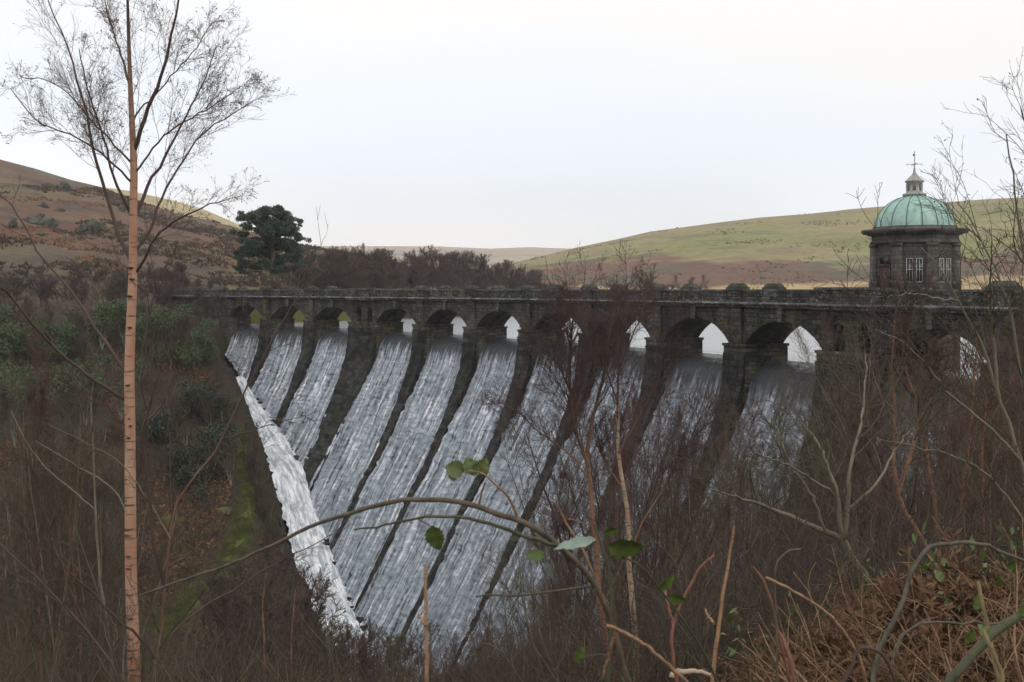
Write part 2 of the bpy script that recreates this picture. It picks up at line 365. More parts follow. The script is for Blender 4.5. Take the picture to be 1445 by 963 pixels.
# ---- far hills: surfaces built from their ridge and foot, out to several kilometres
def hash2(i, j, seed=0):
    h = (i.astype(np.int64) * 374761393 + j.astype(np.int64) * 668265263 + seed * 974634777) & 0xffffffff
    h = ((h ^ (h >> 13)) * 1274126177) & 0xffffffff
    return ((h ^ (h >> 16)) & 0xffff) / 65535.0
def vnoise(x, y, seed=0):
    i = np.floor(x); j = np.floor(y); f = x - i; g = y - j; f = f * f * (3 - 2 * f); g = g * g * (3 - 2 * g)
    return (hash2(i, j, seed) * (1 - f) + hash2(i + 1, j, seed) * f) * (1 - g) + (hash2(i, j + 1, seed) * (1 - f) + hash2(i + 1, j + 1, seed) * f) * g
def fbm(x, y, o=4, seed=0):
    a = 0; w = .5
    for k in range(o): a = a + w * vnoise(x * 2**k, y * 2**k, seed + k); w *= .5
    return a
def hill(name, us, foot, sky_, shape, rows, rough, cover, mat, back=1.25, drop=.5):
    us = np.asarray(us, float)
    Yf, Zf = foot(us); Yr, vs = sky_(us); Zr = E - (vs - HZ) / F * Yr
    t = np.linspace(0, 1, rows)
    Y = Yf[:, None] + (Yr - Yf)[:, None] * t[None]
    Z = Zf[:, None] + (Zr - Zf)[:, None] * shape(t)[None]
    X = (us[:, None] - CX) / F * Y
    Z = Z + (fbm(X / rough[1], Y / rough[1], 5, 3) - .47) * rough[0] * np.sin(np.clip(t, 0, 1) * pi * .96 + .04)[None]
    # behind the ridge the ground falls away again
    Yb = Yr * back; Zb = Zf + (Zr - Zf) * (1 - drop)
    Xb = (us - CX) / F * Yb
    X = np.concatenate([X, Xb[:, None]], 1); Y = np.concatenate([Y, Yb[:, None]], 1); Z = np.concatenate([Z, Zb[:, None]], 1)
    U = us[:, None] + 0 * Y; V = HZ - F * (Z - E) / Y
    c = cover(U, V, X, Y, Z)
    ob = mesh(name, np.stack([X, Y, Z], -1).reshape(-1, 3), grid_faces(len(us), rows + 1)[:, ::-1], mat, smooth=True, col=c.reshape(-1, 3))
    ob['kind'] = 'structure'; return ob
def ip(u, pts): return np.interp(u, [p[0] for p in pts], [p[1] for p in pts])
def m_moor(name, s=1.0):
    m = Mt(name); P = m.P; c = m.attr('cover')
    c = m.mix(.8, c, m.ramp(m.noise(P, .5 * s, 6, .7), [(.25, .5), (.5, 1.0), (.75, 1.45)]), 'MULTIPLY')
    c = m.mix(.6, c, m.ramp(m.noise(P, .05 * s, 5, .65), [(.3, .7), (.7, 1.25)]), 'MULTIPLY')
    return m.fin(c, .95, m.bump(m.noise(P, .6 * s, 5, .7), 1, .8 / s))
def lerp3(a, b, f): return a * (1 - f[..., None]) + b * f[..., None]
BR, OL, ST, GRN, GRY = (np.array(c) for c in ((.118, .056, .03), (.115, .09, .036), (.44, .36, .19), (.12, .13, .035), (.09, .085, .06)))
def cov_left(U, V, X, Y, Z):
    n = fbm(X / 40, Y / 40, 5, 9); n2 = fbm(X / 12, Y / 12, 4, 21)
    c = lerp3(BR + 0 * U[..., None], OL, np.clip((n - .47) * 9, 0, 1)); n3 = fbm(X / 5, Y / 9, 4, 33); c = lerp3(c, np.array((.05, .036, .024)), np.clip((n3 - .52) * 8, 0, 1) * .8); c = lerp3(c, np.array((.16, .13, .06)), np.clip((n2 - .56) * 9, 0, 1) * .6)
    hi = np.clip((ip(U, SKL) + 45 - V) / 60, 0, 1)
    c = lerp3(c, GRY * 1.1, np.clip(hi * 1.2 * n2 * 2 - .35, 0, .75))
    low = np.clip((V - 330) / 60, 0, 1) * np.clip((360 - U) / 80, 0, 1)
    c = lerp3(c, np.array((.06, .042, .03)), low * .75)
    g = np.clip((Y * 0 + 7 - Z) / 4, 0, 1) * np.clip((U - 250) / 60, 0, 1) * np.clip((560 - U) / 60, 0, 1)
    return lerp3(c, np.array((.19, .21, .03)), g)
SKL = [(-900, 60), (-400, 120), (-100, 195), (0, 225), (50, 238), (100, 254), (143, 264), (203, 287), (250, 301), (299, 312), (339, 324), (400, 341), (445, 348), (520, 362), (600, 380), (700, 396), (800, 404), (900, 412)]
FTL = [(-900, 130, -2), (0, 142, 0), (230, 156, 1), (300, 164, -1.5), (350, 169, -1.5), (420, 180, -1.5), (490, 189, -1.5), (575, 213, -1.5), (640, 233, -1.5), (700, 255, -1.5), (800, 300, -1.5), (900, 330, -1.5)]
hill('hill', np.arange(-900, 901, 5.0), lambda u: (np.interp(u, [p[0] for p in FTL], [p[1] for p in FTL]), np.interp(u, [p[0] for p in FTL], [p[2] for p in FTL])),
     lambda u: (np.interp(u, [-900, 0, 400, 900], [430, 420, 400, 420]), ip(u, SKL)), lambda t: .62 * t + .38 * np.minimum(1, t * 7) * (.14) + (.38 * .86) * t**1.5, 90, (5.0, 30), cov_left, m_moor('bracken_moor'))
SKY2 = [(-200, 220), (80, 256), (150, 265), (185, 270), (250, 284.5), (291, 297), (341, 319), (380, 333), (420, 345), (445, 348), (560, 372), (640, 400)]
hill('hill', np.arange(-200, 641, 8.0), lambda u: (0 * u + 600, 0 * u + 2), lambda u: (0 * u + 900, ip(u, SKY2)), lambda t: t, 40, (5, 90),
     lambda U, V, X, Y, Z: ST * (1 + .5 * (fbm(X / 60, Y / 60, 4, 2) - .5))[..., None], m_moor('straw_moor', .4))
SKR = [(640, 404), (700, 384), (730, 369.5), (780, 358), (812, 350), (879, 336), (917, 327), (999, 316), (1074, 307), (1141, 302), (1200, 295.5), (1255, 291), (1328, 286), (1400, 281), (1445, 279), (1700, 262), (2300, 250)]
BRU = [(700, 385), (730, 377), (763, 373), (850, 362), (939, 357), (999, 361), (1059, 361), (1130, 367), (1186, 380), (1200, 379), (1240, 376), (1300, 372), (1350, 362), (1445, 352), (2300, 340)]
def cov_right(U, V, X, Y, Z):
    n = fbm(X / 90, Y / 90, 5, 4); n2 = fbm(X / 30, Y / 30, 5, 8)
    c = lerp3(np.array((.20, .20, .058)) + 0 * U[..., None], np.array((.27, .225, .10)), np.clip((n - .46) * 6, 0, 1))
    c = lerp3(c, np.array((.10, .10, .05)), np.clip((n2 - .55) * 6, 0, 1) * .6)
    top = np.clip((ip(U, SKR) + 14 - V) / 12, 0, 1)
    c = lerp3(c, np.array((.27, .215, .11)), top * .75)
    b = np.clip((V - ip(U, BRU) + (n2 - .5) * 26) / 5, 0, 1)
    bc = lerp3(np.array((.135, .068, .04)) + 0 * U[..., None], np.array((.10, .085, .05)), np.clip((n2 - .48) * 8, 0, 1))
    c = lerp3(c, bc, b)
    sh = np.clip((V - 396 + (n2 - .5) * 10 - np.clip((1200 - U) * .03, 0, 8) + np.clip((U - 1340) * .2, 0, 10)) / 3, 0, 1)
    return lerp3(c, np.array((.42, .30, .16)), sh)
hill('hill', np.arange(640, 2301, 7.0), lambda u: (np.interp(u, [640, 760, 2300], [520, 440, 420]), 0 * u - 1), lambda u: (np.interp(u, [640, 800, 2300], [760, 900, 1150]), ip(u, SKR)),
     lambda t: .25 * np.minimum(1, t * 6) * .3 + .75 * t + (.25 * .7) * t**2, 130, (9, 70), cov_right, m_moor('grass_hill', .35))
hill('hill', np.arange(300, 1100, 8.0), lambda u: (0 * u + 1500, 0 * u), lambda u: (0 * u + 3200, ip(u, [(300, 346), (520, 347.6), (620, 348), (690, 351), (748, 349), (800, 351), (1100, 352)])), lambda t: t, 40, (22, 300),
     lambda U, V, X, Y, Z: lerp3(np.array((.36, .27, .17)) + 0 * U[..., None], np.array((.16, .14, .11)), np.clip((fbm(X / 400, Y / 120, 4, 5) - .5) * 8, 0, 1)), m_moor('far_moor', .1))

# ---- water
def m_res():
    m = Mt('reservoir_water'); n = m.noise(m.map(m.P, (1, 1, 1)), .9, 4, .6)
    return m.fin((.30, .33, .36), .22, m.bump(n, .3, .08), IOR=1.9)
dd = np.r_[-TT + .02, -8, -14, -24, -40, -70, -120, -250, -600, -1500.]
rowsS = []
for d in dd:
    a = -79.5 - max(0, -d - 10) * 1.5; rowsS.append(np.linspace(max(a, -170), 150, 60))
SS = np.array(rowsS); P = D3(SS, dd[:, None] + 0 * SS, 0 * SS).reshape(-1, 3)
o = mesh('reservoir_water', P, grid_faces(len(dd), 60), m_res(), smooth=True); o['kind'] = 'structure'

# ------------------------------------------------------------------ the dam
dam = empty('dam', D3(0, 0, 0), 'curved dark stone dam with arches, parapet and water pouring down', 'dam')
dam_inv = np.array(dam.location)
def dbuild(bag, name, mat, parent=None, smooth=False):
    bag.V = [v - dam_inv for v in bag.V]
    return bag.build(name, mat, parent or dam, smooth)
SE0, SE1 = -93.0, 82.0
# stepped downstream face
b = CB(); zs = -np.linspace(1.3, 40, 110); ss = np.arange(-79, 80.1, 1.0)
S2, Z2 = np.meshgrid(ss, zs, indexing='ij'); D2 = prof(Z2) - 1.25 + .12 * hash2(np.floor(S2), np.floor(Z2 / .7), 4)
b.sheet(S2, D2, Z2, S2, -Z2); dbuild(b, 'face', M_FACE)
# spandrel walls with arch barrels
b = CB()
ZT = 4.42
def wall_between(s0, s1, z0, z1, d):
    n = max(1, int((s1 - s0) / 1.5)); A, B = np.meshgrid(np.linspace(s0, s1, n + 1), [z0, z1], indexing='ij')
    if d < -1: A = A[::-1]
    b.sheet(A, 0 * A + d, B, A, B)
edges = []
for i in range(1, 14):
    c = arch_s(i); xs = np.linspace(-HS, HS, 33); az = arch_z(xs)
    for d in (0.0, -TT):
        A = np.stack([c + xs, c + xs], 1); B = np.stack([az, 0 * az + ZT], 1)
        if d < -1: A, B = A[::-1], B[::-1]
        b.sheet(A, 0 * A + d, B, A, B)
    A = np.stack([c + xs] * 6, 1); Dm = np.tile(np.linspace(0, -TT, 6), (33, 1))
    b.sheet(A, Dm, np.tile(az[:, None], (1, 6)), A, Dm)
    edges.append((c - HS, c + HS))
gaps = [(SE0, edges[0][0])] + [(edges[k][1], edges[k + 1][0]) for k in range(12)] + [(edges[12][1], SE1)]
NICHE = {}
for k, (a, c) in enumerate(gaps):
    z0 = -9 if k in (0, 13) else ZS
    wall_between(a, c, z0, ZT, -TT)
    if k in (3, 10):                                  # wide piers carry two round-headed niches each
        mid = (a + c) / 2; cuts = []
        for off in (-1.28, 1.28):
            nc = mid + off; hw = .58; xs = np.linspace(-hw, hw, 13); zt = 2.85 + np.sqrt(np.maximum(hw**2 - xs**2, 0)); z0n = 1.42
            A = np.stack([nc + xs] * 2, 1); b.sheet(A, 0 * A, np.stack([zt, 0 * zt + ZT], 1), A, np.stack([zt, 0 * zt + ZT], 1))
            b.sheet(A, 0 * A - .85, np.stack([0 * zt + z0n, zt], 1), A, np.stack([0 * zt + z0n, zt], 1))
            Dm = np.tile([0, -.85], (13, 1)); b.sheet(A, Dm, np.stack([zt, zt], 1), A, Dm)
            for sg in (-1, 1):
                B2, C2 = np.meshgrid([0, -.85], [z0n, 2.85], indexing='ij')
                if sg > 0: B2, C2 = B2[::-1], C2[::-1]
                b.sheet(0 * B2 + nc + sg * hw, B2, C2, B2, C2)
            wall_between(nc - hw, nc + hw, ZS, z0n, 0.0)
            cuts.append((nc - hw, nc + hw))
        wall_between(a, cuts[0][0], ZS, ZT, 0.0); wall_between(cuts[0][1], cuts[1][0], ZS, ZT, 0.0); wall_between(cuts[1][1], c, ZS, ZT, 0.0)
    else: wall_between(a, c, z0, ZT, 0.0)
dbuild(b, 'wall', M_STONE)
# roadway slab
b = CB(); b.cbox(SE0, SE1, -TT + .05, -.05, 4.3, 4.74, 60); dbuild(b, 'roadway', M_FACE)
# piers: plinth under the springing, pilaster above, buttress down the face
for k, (a, c) in enumerate(gaps):
    if k in (0, 13):
        b = CB(); b.cbox(*((c - 5, c + .41) if k == 0 else (a - .41, a + 5)), -TT - .12, .12, -12.0, ZS, 2); dbuild(b, 'abutment', M_PIER); continue
    wide = k in (3, 10); mid = (a + c) / 2; hw = (c - a) / 2 + .41
    b = CB()
    b.cbox(mid - hw, mid + hw, -TT - .12, .30, -3.0, ZS - .22, 3)
    b.cbox(mid - hw - .1, mid + hw + .1, -TT - .2, .40, ZS - .22, ZS, 3)                   # impost
    if not wide: b.cbox(mid - .78, mid + .78, 0.0, .26, ZS, 4.42, 1)
    zz_ = -np.linspace(-.6, 40, 150)
    pb = b; b = CB()
    half = np.interp(-zz_, [-.6, 2, 6, 14, 30], [hw, hw - .1, hw - .35, hw - .75, hw - .95])
    dpt = prof(zz_) + np.interp(-zz_, [-.6, 3, 9], [.16, .1, -.08]) + .16 * hash2(np.floor(zz_ / .55), np.floor(zz_ / .5) * 0 + k, 7)
    A = np.stack([mid - half, mid - half / 3, mid + half / 3, mid + half], 1)
    b.sheet(A, np.tile(dpt[:, None], (1, 4)), np.tile(zz_[:, None], (1, 4)), A, np.tile(-zz_[:, None], (1, 4)))
    for sg in (-1, 1):
        A = np.stack([mid + sg * half] * 2, 1); Dm = np.stack([dpt, dpt - 1.4], 1)
        if sg < 0: Dm = Dm[:, ::-1]
        b.sheet(A, Dm, np.stack([zz_, zz_], 1), Dm, np.stack([-zz_, -zz_], 1))
    p = dbuild(pb, 'pier', M_PIER); dbuild(b, 'buttress', M_FACE, p)
    if wide: p['label'] = 'wide pier with two round-headed niches'
for i in range(1, 14):
    c = arch_s(i)
    b = CB(); th = np.linspace(-1, 1, 29); an = np.arcsin(HS / RA) * th
    for j in range(28):                                # voussoir ring, proud of the wall
        q = [(RA * sin(an[j + e]), ZS + RISE - RA + RA * cos(an[j + e]), (RA + .62) * sin(an[j + e]), ZS + RISE - RA + (RA + .62) * cos(an[j + e])) for e in (0, 1)]
        pr = .05 + .05 * random.random()
        A = np.array([[c + q[0][0], c + q[0][2]], [c + q[1][0], c + q[1][2]]]); Zq = np.array([[q[0][1] + .01, q[0][3]], [q[1][1] + .01, q[1][3]]])
        b.sheet(A, 0 * A + pr, Zq, A * .5, Zq)
        for e in (0, 1):
            A2 = np.array([[c + q[e][0]] * 2, [c + q[e][2]] * 2]); Z3 = np.array([[q[e][1] + .01] * 2, [q[e][3]] * 2]); Dq = np.array([[0, pr]] * 2)
            b.sheet(A2, Dq if e else Dq[:, ::-1], Z3, A2, Z3)
        A2 = np.array([[c + q[0][0]] * 2, [c + q[1][0]] * 2]); Z3 = np.array([[q[0][1] + .01] * 2, [q[1][1] + .01] * 2]); b.sheet(A2, np.array([[pr, 0]] * 2), Z3, A2, Z3)
    dbuild(b, 'arch_ring', M_STONE)
    b = CB(); b.cbox(c - .24, c + .24, .0, .34, 3.30, 4.42, 1, sh=-.25); dbuild(b, 'keystone', M_MERLON)
for k in (0, 1):
    d0 = 0.0 if k == 0 else -TT - .42
    b = CB(); c_ = CB(); b.cbox(SE0, SE1, d0, d0 + .36, 4.40, 4.56, 70); b.cbox(SE0, SE1, d0 - (.06 if k else 0), d0 + .42 + (.06 if not k else 0), 4.56, 4.70, 70); c_.cbox(SE0, SE1, d0 - (.1 if k else 0), d0 + .42 + (.14 if not k else 0), 4.70, 4.82, 70)
    for kk in (3, 10):
        a, c = gaps[kk]; b.cbox(a - .3, c + .3, d0 - (.2 if k else 0), d0 + (.85 if not k else .62), 4.36, 4.66, 3); c_.cbox(a - .36, c + .36, d0 - (.25 if k else 0), d0 + (.93 if not k else .66), 4.66, 4.805, 3)
    sc_ = dbuild(b, 'string_course', M_PARA); dbuild(c_, 'ledge', M_STRING, sc_)
    b = CB(); c_ = CB(); dp = -.28 if k == 0 else -TT - .12
    b.cbox(SE0, SE1, dp, dp + .42, 4.81, 5.70, 70); c_.cbox(SE0, SE1, dp - .07, dp + .49, 5.70, 5.85, 70)
    for kk, (a, c) in enumerate(gaps):
        if kk in (0, 13): continue
        m0 = (a + c) / 2
        if kk in (3, 10):
            b.cbox(a - .15, c + .15, dp - .1, dp + .95, 4.80, 5.83, 3); c_.cbox(a - .22, c + .22, dp - .15, dp + 1.03, 5.83, 6.0, 3)
            for off in (-1.9, 1.9): b.cbox(m0 + off - .3, m0 + off + .3, dp + .95, dp + 1.0, 4.80, 5.83, 1)
        else:
            b.cbox(m0 - .85, m0 + .85, dp - .1, dp + .56, 4.80, 5.78, 1)
    pa = dbuild(b, 'parapet', M_PARA); dbuild(c_, 'coping', M_COPE, pa)
    for kk, (a, c) in enumerate(gaps):
        if kk in (3, 10): continue
        for m0 in (((a + c) / 2,) if kk not in (0, 13) else ((c - 6.5, c - 1.5) if kk == 0 else (a + 3,))):
            b = CB(); b.cbox(m0 - 1.0, m0 + 1.0, dp - .2, dp + .66, 5.78, 6.02, 1); b.cbox(m0 - .92, m0 + .92, dp - .12, dp + .58, 6.02, 6.22, 1, bat=.06, sh=.12); b.cbox(m0 - .78, m0 + .78, dp - .05, dp + .5, 6.22, 6.36, 1, bat=.12, sh=.2)
            dbuild(b, 'merlon', M_MERLON)
b = CB(); b.cbox(-86.5, -82.2, -.35, .2, 5.86, 6.42, 2, bat=.05, sh=.05); b.cbox(-88.6, -87.0, -.35, .2, 5.86, 6.5, 1, bat=.1, sh=.2); dbuild(b, 'merlon', M_MERLON)

# ---- falling water, one sheet per arch
def m_fall(name, bright):
    m = Mt(name); uv = m.UV
    st = m.noise(m.map(uv, (2.4, .13, 1)), 1.0, 6, .62)
    blot = m.noise(m.map(uv, (1.0, 1.9, 1)), 1.0, 4, .6, .5)
    fine = m.noise(m.map(uv, (6.0, .5, 1)), 1.5, 4, .6)
    f = m.math('ADD', m.math('MULTIPLY', st, 1.25), m.math('MULTIPLY', blot, .5)); f = m.math('ADD', f, m.math('MULTIPLY', fine, .25))
    lip = m.ramp(m.math('MULTIPLY', m.sep(uv)[1], .12), [(0.0, -.0), (.35, .0), (1.0, .0)])
    t_ = m.math('MULTIPLY', f, .5)
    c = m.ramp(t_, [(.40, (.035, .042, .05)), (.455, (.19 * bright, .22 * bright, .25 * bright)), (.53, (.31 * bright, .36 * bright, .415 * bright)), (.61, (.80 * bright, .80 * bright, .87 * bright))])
    edge = m.ramp(m.math('ADD', m.math('MULTIPLY', m.sep(uv)[1], .1), m.math('MULTIPLY', m.math('SUBTRACT', m.noise(m.map(uv, (2.2, .18, 1)), 1.0, 4), .5), .7)), [(.42 + .2 * (1 - bright), 0.0), (.52 + .35 * (1 - bright), 1.0)])     # clear water glides over the sill before it breaks
    c = m.mix(edge, (.05, .056, .06), c)
    h = m.math('ADD', m.math('MULTIPLY', st, .5), blot)
    return m.fin(c, m.ramp(t_, [(.35, .18), (.6, .55)]), m.bump(h, .7, .25), IOR=1.33)
for i in range(1, 14):
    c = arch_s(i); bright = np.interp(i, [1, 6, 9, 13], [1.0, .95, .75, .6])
    nsn, nm = 62, 300
    x = np.linspace(-1, 1, nsn); tt = np.linspace(0, 1, nm)
    zt = toe(c + x * 4.2); zt = np.minimum(zt, -3.0) - .3
    # crest curve: from the upstream sill over the lip, then down the batter
    crest_d = np.array([-TT, -3, -2, -1.1, -.5, -.15]); crest_z = np.array([-.02, -.06, -.2, -.55, -1.15, -2.0])
    lower_z = -np.r_[2.8, 3.5, 4.5, 6, 8, 10, 12.4, 15, 18, 21.5, 27, 32, 40]
    lower_d = prof(lower_z) - np.interp(-lower_z, [2.8, 5, 10], [.55, .4, .05])
    pd, pz = np.r_[crest_d, lower_d], np.r_[crest_z, lower_z]
    arc = np.r_[0, np.cumsum(np.hypot(np.diff(pd), np.diff(pz)))]
    S2 = np.empty((nsn, nm)); D2 = S2.copy(); Z2 = S2.copy(); A2 = S2.copy()
    for j in range(nsn):
        ae = np.interp(-zt[j], -pz, arc); a_ = tt * ae; A2[j] = a_
        D2[j] = np.interp(a_, arc, pd); Z2[j] = np.interp(a_, arc, pz)
        half = np.interp(-Z2[j], [0, 2, 6, 12, 18, 26, 32], [4.1, 4.2, 4.5, 4.92, 5.2, 5.36, 5.42])
        if (i in (3, 10) and x[j] > 0) or (i in (4, 11) and x[j] < 0): half = half + np.interp(-Z2[j], [4, 11, 18, 30], [0, .6, 1.1, 1.7]) * min(1, abs(x[j]) * 1.2)
        S2[j] = c + x[j] * (half + np.clip(-Z2[j] / 8, 0, 1) * 1.0 * (fbm(Z2[j] / .7, 0 * Z2[j] + 9.1 * i + np.sign(x[j]) * 3.3 + x[j] * 4, 3) - .42) * np.clip((abs(x[j]) - .75) * 4, 0, 1))
    k = np.clip((A2 - 5) / 4, 0, 1)
    row = np.floor(A2 / .62); blk = hash2(np.floor(S2 / 1.05 + .5 * (row % 2)), row, 17 + i)
    disp = .24 * (vnoise(S2 / .8, A2 / .7, 3 * i) - .5) + .30 * np.clip(1.3 - A2 / 26, .25, 1) * (blk - .35) * ((A2 / .62 % 1) * np.minimum(1, (1 - A2 / .62 % 1) * 4)) + .46 * (vnoise(S2 / .42, A2 / 6.0, i) - .5)
    disp = disp - .5 * np.clip((np.abs(x)[:, None] - .93) / .07, 0, 1)
    D2 = D2 + disp * k
    b = CB(); b.sheet(S2, D2, Z2, S2 + 17.3 * i, A2)
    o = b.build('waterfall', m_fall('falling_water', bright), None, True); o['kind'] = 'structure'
# ---- white-water chute along the toe, its wall, the pool
def m_foam():
    m = Mt('foam'); n = m.noise(m.map(m.UV, (.35, 1.6, 1)), 1.2, 6, .7, .6); n2 = m.noise(m.P, .45, 4, .6)
    c = m.mix(m.ramp(n, [(.40, 0.0), (.60, 1.0)]), (.30, .35, .41), (.9, .93, .96)); c = m.mix(m.ramp(n2, [(.33, .6), (.47, 0.0)]), c, (.25, .29, .33))
    return m.fin(c, .5, m.bump(n, .6, .25))
M_FOAM = m_foam()
ss = np.linspace(-66.5, -6, 240); ww = np.linspace(-.22, 1, 26)
S2, W2 = np.meshgrid(ss, ww, indexing='ij'); W2 = W2 * np.interp(S2, [-66, -56, -42], [1.2, 2.8, 4.5]) * (1 + .5 * (fbm(S2 / 1.4, 0 * S2 + 3, 4, 12) - .5)); zt = toe(S2); Dm = prof(zt) + W2
Zm = zt + .25 + .45 * (fbm(S2 / 2.2, W2 / .7, 4, 5) - .45) + .3 * np.maximum(0, 1 - np.abs(W2) / 1.2) * vnoise(S2 / .8, W2, 2)
b = CB(); b.sheet(S2, Dm, Zm, S2, W2); o = b.build('white_water', M_FOAM, None, True); o['kind'] = 'structure'
for k in range(18):                                  # footing blocks that break the foot of the falls
    s0 = rng.uniform(-62, -12); z0 = float(toe(s0)); d0 = float(prof(z0)); w0 = rng.uniform(.35, .8); b = CB(); b.cbox(s0 - w0, s0 + w0, d0 - .8, d0 + rng.uniform(.0, .4), z0 - .4, z0 + rng.uniform(.3, .8), 1, bat=.12, sh=.25); dbuild(b, 'footing_block', M_FACE)
b = CB(); S2, W2 = np.meshgrid(np.linspace(-16, 12, 60), np.linspace(-2, 45, 80), indexing='ij')
b.sheet(S2, 16 + W2, -32.2 - .03 * W2 + .5 * fbm(S2 / 1.5, W2 / 1.5, 4, 8), S2, W2); o = b.build('river', M_FOAM, None, True); o['kind'] = 'structure'
b = CB(); ss = np.linspace(-74, -10, 120)
zt = toe(ss); dw = prof(zt) + np.interp(ss, [-66, -56, -42], [1.2, 2.8, 4.5]) + .05; top = zt + .35 + .15 * hash2(np.floor(ss), 0 * ss, 3)
for (da, db, za, zb) in ((0, 0, zt - 2.5, top), (0, .45, top, top), (.45, .45, top, zt - 2.5)):
    A = np.stack([ss, ss], 1); b.sheet(A[:, ::-1], np.stack([dw + da, dw + db], 1)[:, ::-1], np.stack([za, zb], 1)[:, ::-1], A, np.stack([za, zb], 1))
tag(b.build('channel_wall', M_FACE), 'dark wet retaining wall on the left of the white-water channel', 'wall')

# ------------------------------------------------------------------ valve tower
TC = np.array([29.75, 73.6]); PX = F / TC[1]
def tz(v): return E + (HZ - v) / PX
tow = empty('valve_tower', (TC[0], TC[1], 4.7), 'octagonal stone valve tower with a green copper dome and white windows', 'tower')
FA = math.atan2(-TC[1], -TC[0])                    # the face that looks back at the viewpoint
def m_tower():
    m = Mt('tower_stone'); g = m.map(m.OB, (1, 1, 1)); s_ = m.sep(g); ang = m.t.nodes.new('ShaderNodeMath'); ang.operation = 'ARCTAN2'; m.L(s_[1], ang.inputs[0]); m.L(s_[0], ang.inputs[1])
    cb = m.t.nodes.new('ShaderNodeCombineXYZ'); m.L(m.math('MULTIPLY', ang.outputs[0], 3.0), cb.inputs[0]); m.L(s_[2], cb.inputs[1])
    br = m.brick(cb.outputs[0], .8, .3, .02, (.06, .055, .048), (.115, .105, .09), (.028, .026, .022))
    n = m.noise(m.OB, 4, 6, .7); c = m.mix(.75, br[0], m.ramp(n, [(.25, .5), (.75, 1.25)]), 'MULTIPLY')
    c = m.mix(m.ramp(m.noise(m.map(m.OB, (1, 1, .2)), 1.5, 4), [(.5, 0.0), (.7, .6)]), c, (.035, .032, .028))
    return m.fin(c, .85, m.bump(m.math('ADD', m.math('MULTIPLY', br[1], -1.), n), .6, .04))
MTW = m_tower()
def oct_ring(bag, prof_, rot=FA + pi / 8):
    bag.lathe([(r / cos(pi / 8), z) for r, z in prof_], (0, 0, -4.7), 8, rot)
AP = 2.82
b = Bag(); oct_ring(b, [(AP, -1.0), (AP, tz(343))]); w_ = b.build('wall', MTW, tow)
b = Bag()
oct_ring(b, [(AP - .2, tz(346)), (AP + .22, tz(345)), (AP + .22, tz(342)), (AP + .12, tz(341.5)), (AP + .14, tz(333)), (AP + .5, tz(331)), (AP + .62, tz(329)), (AP + .62, tz(325.5)), (AP + .3, tz(324)), (2.9, tz(324)), (2.85, tz(321)), (2.3, tz(321))])
for k in range(8):
    a = FA + pi / 8 + k * pi / 4; rr = (AP + .3) / cos(pi / 8)
    b.box((rr * cos(a), rr * sin(a), tz(327.3) - 4.7), (.8, .95, .22), a)
b.build('cornice', MTW, tow)
for k in range(8):
    a = FA + pi / 8 + k * pi / 4; rr = AP / cos(pi / 8) - .05; b = Bag()
    b.box((rr * cos(a), rr * sin(a), (tz(346) - 1.0) / 2 - 4.7), (.34, .72, tz(346) + 1.0), a)
    b.box((rr * cos(a), rr * sin(a), tz(347) - 4.7), (.44, .84, .22), a)
    b.box((rr * cos(a), rr * sin(a), tz(402) - 4.7), (.46, .86, .6), a)
    b.build('pilaster', MTW, tow)
def m_copper():
    m = Mt('verdigris_copper'); n = m.noise(m.map(m.OB, (1, 1, .35)), 1.6, 5, .6); n2 = m.noise(m.OB, 6, 5, .7)
    c = m.mix(m.ramp(n, [(.35, 0.0), (.65, 1.0)]), (.23, .40, .35), (.36, .53, .48)); c = m.mix(m.ramp(n2, [(.55, 0.0), (.75, .5)]), c, (.11, .2, .17))
    s_ = m.sep(m.OB); c = m.mix(m.ramp(m.noise(m.map(m.OB, (2.5, 2.5, .2)), 1.3, 3), [(.55, 0.0), (.66, .45)]), c, (.17, .2, .16))
    return m.fin(c, .55, None)
MCU = m_copper()
zb, zt_ = tz(322), tz(276.5); rb = 2.76
pr = [(rb + .03, zb - .05)] + [(rb * cos(t) ** .96 + .0, zb + (zt_ - zb) * sin(t)) for t in np.linspace(0, 1.30, 18)] + [(.78, zt_ - .02)]
b = Bag(); b.lathe(pr, (0, 0, -4.7), 64); dm = b.build('dome', MCU, tow, True)
M_SEAM = Mt('dark_seam').fin((.09, .15, .12), .7)
for k in range(16):
    a = FA + k * pi / 8 + pi / 16; Pq = np.array([[(r + .012) * cos(a), (r + .012) * sin(a), z - 4.7] for r, z in pr[1:]])
    b = Bag(); b.tubes(Pq, np.full(len(Pq), .035), 6); b.build('rib', M_SEAM, dm, True)
M_LEAD = Mt('weathered_lead'); nq = M_LEAD.noise(M_LEAD.map(M_LEAD.OB, (3, 3, .7)), 2.5, 5, .6); M_LEAD = M_LEAD.fin(M_LEAD.mix(M_LEAD.ramp(nq, [(.35, 0.0), (.65, 1.0)]), (.2, .2, .18), (.42, .42, .39)), .6)
b = Bag(); oct_ring(b, [(.3, tz(273)), (.82, tz(276.6)), (.82, tz(274.2)), (.72, tz(273.4)), (.57, tz(272.5)), (.56, tz(258)), (.66, tz(257)), (.66, tz(255.5)), (.2, tz(255))]); lan = b.build('lantern', M_LEAD, tow)
for k in range(8):
    a = FA + k * pi / 4; b = Bag(); b.box((.565 * cos(a), .565 * sin(a), tz(265) - 4.7), (.03, .2, .5), a); b.build('louvre', Mt('louvre').fin((.12, .12, .11), .8), lan)
b = Bag(); b.lathe([(.66, tz(256)), (.52, tz(253)), (.36, tz(250)), (.2, tz(247)), (.1, tz(243)), (.05, tz(236)), (.03, tz(231)), (.03, tz(228))], (0, 0, -4.7), 16); b.build('lantern_roof', M_LEAD, lan, True)
M_IRON = Mt('dark_iron').fin((.08, .09, .085), .6)
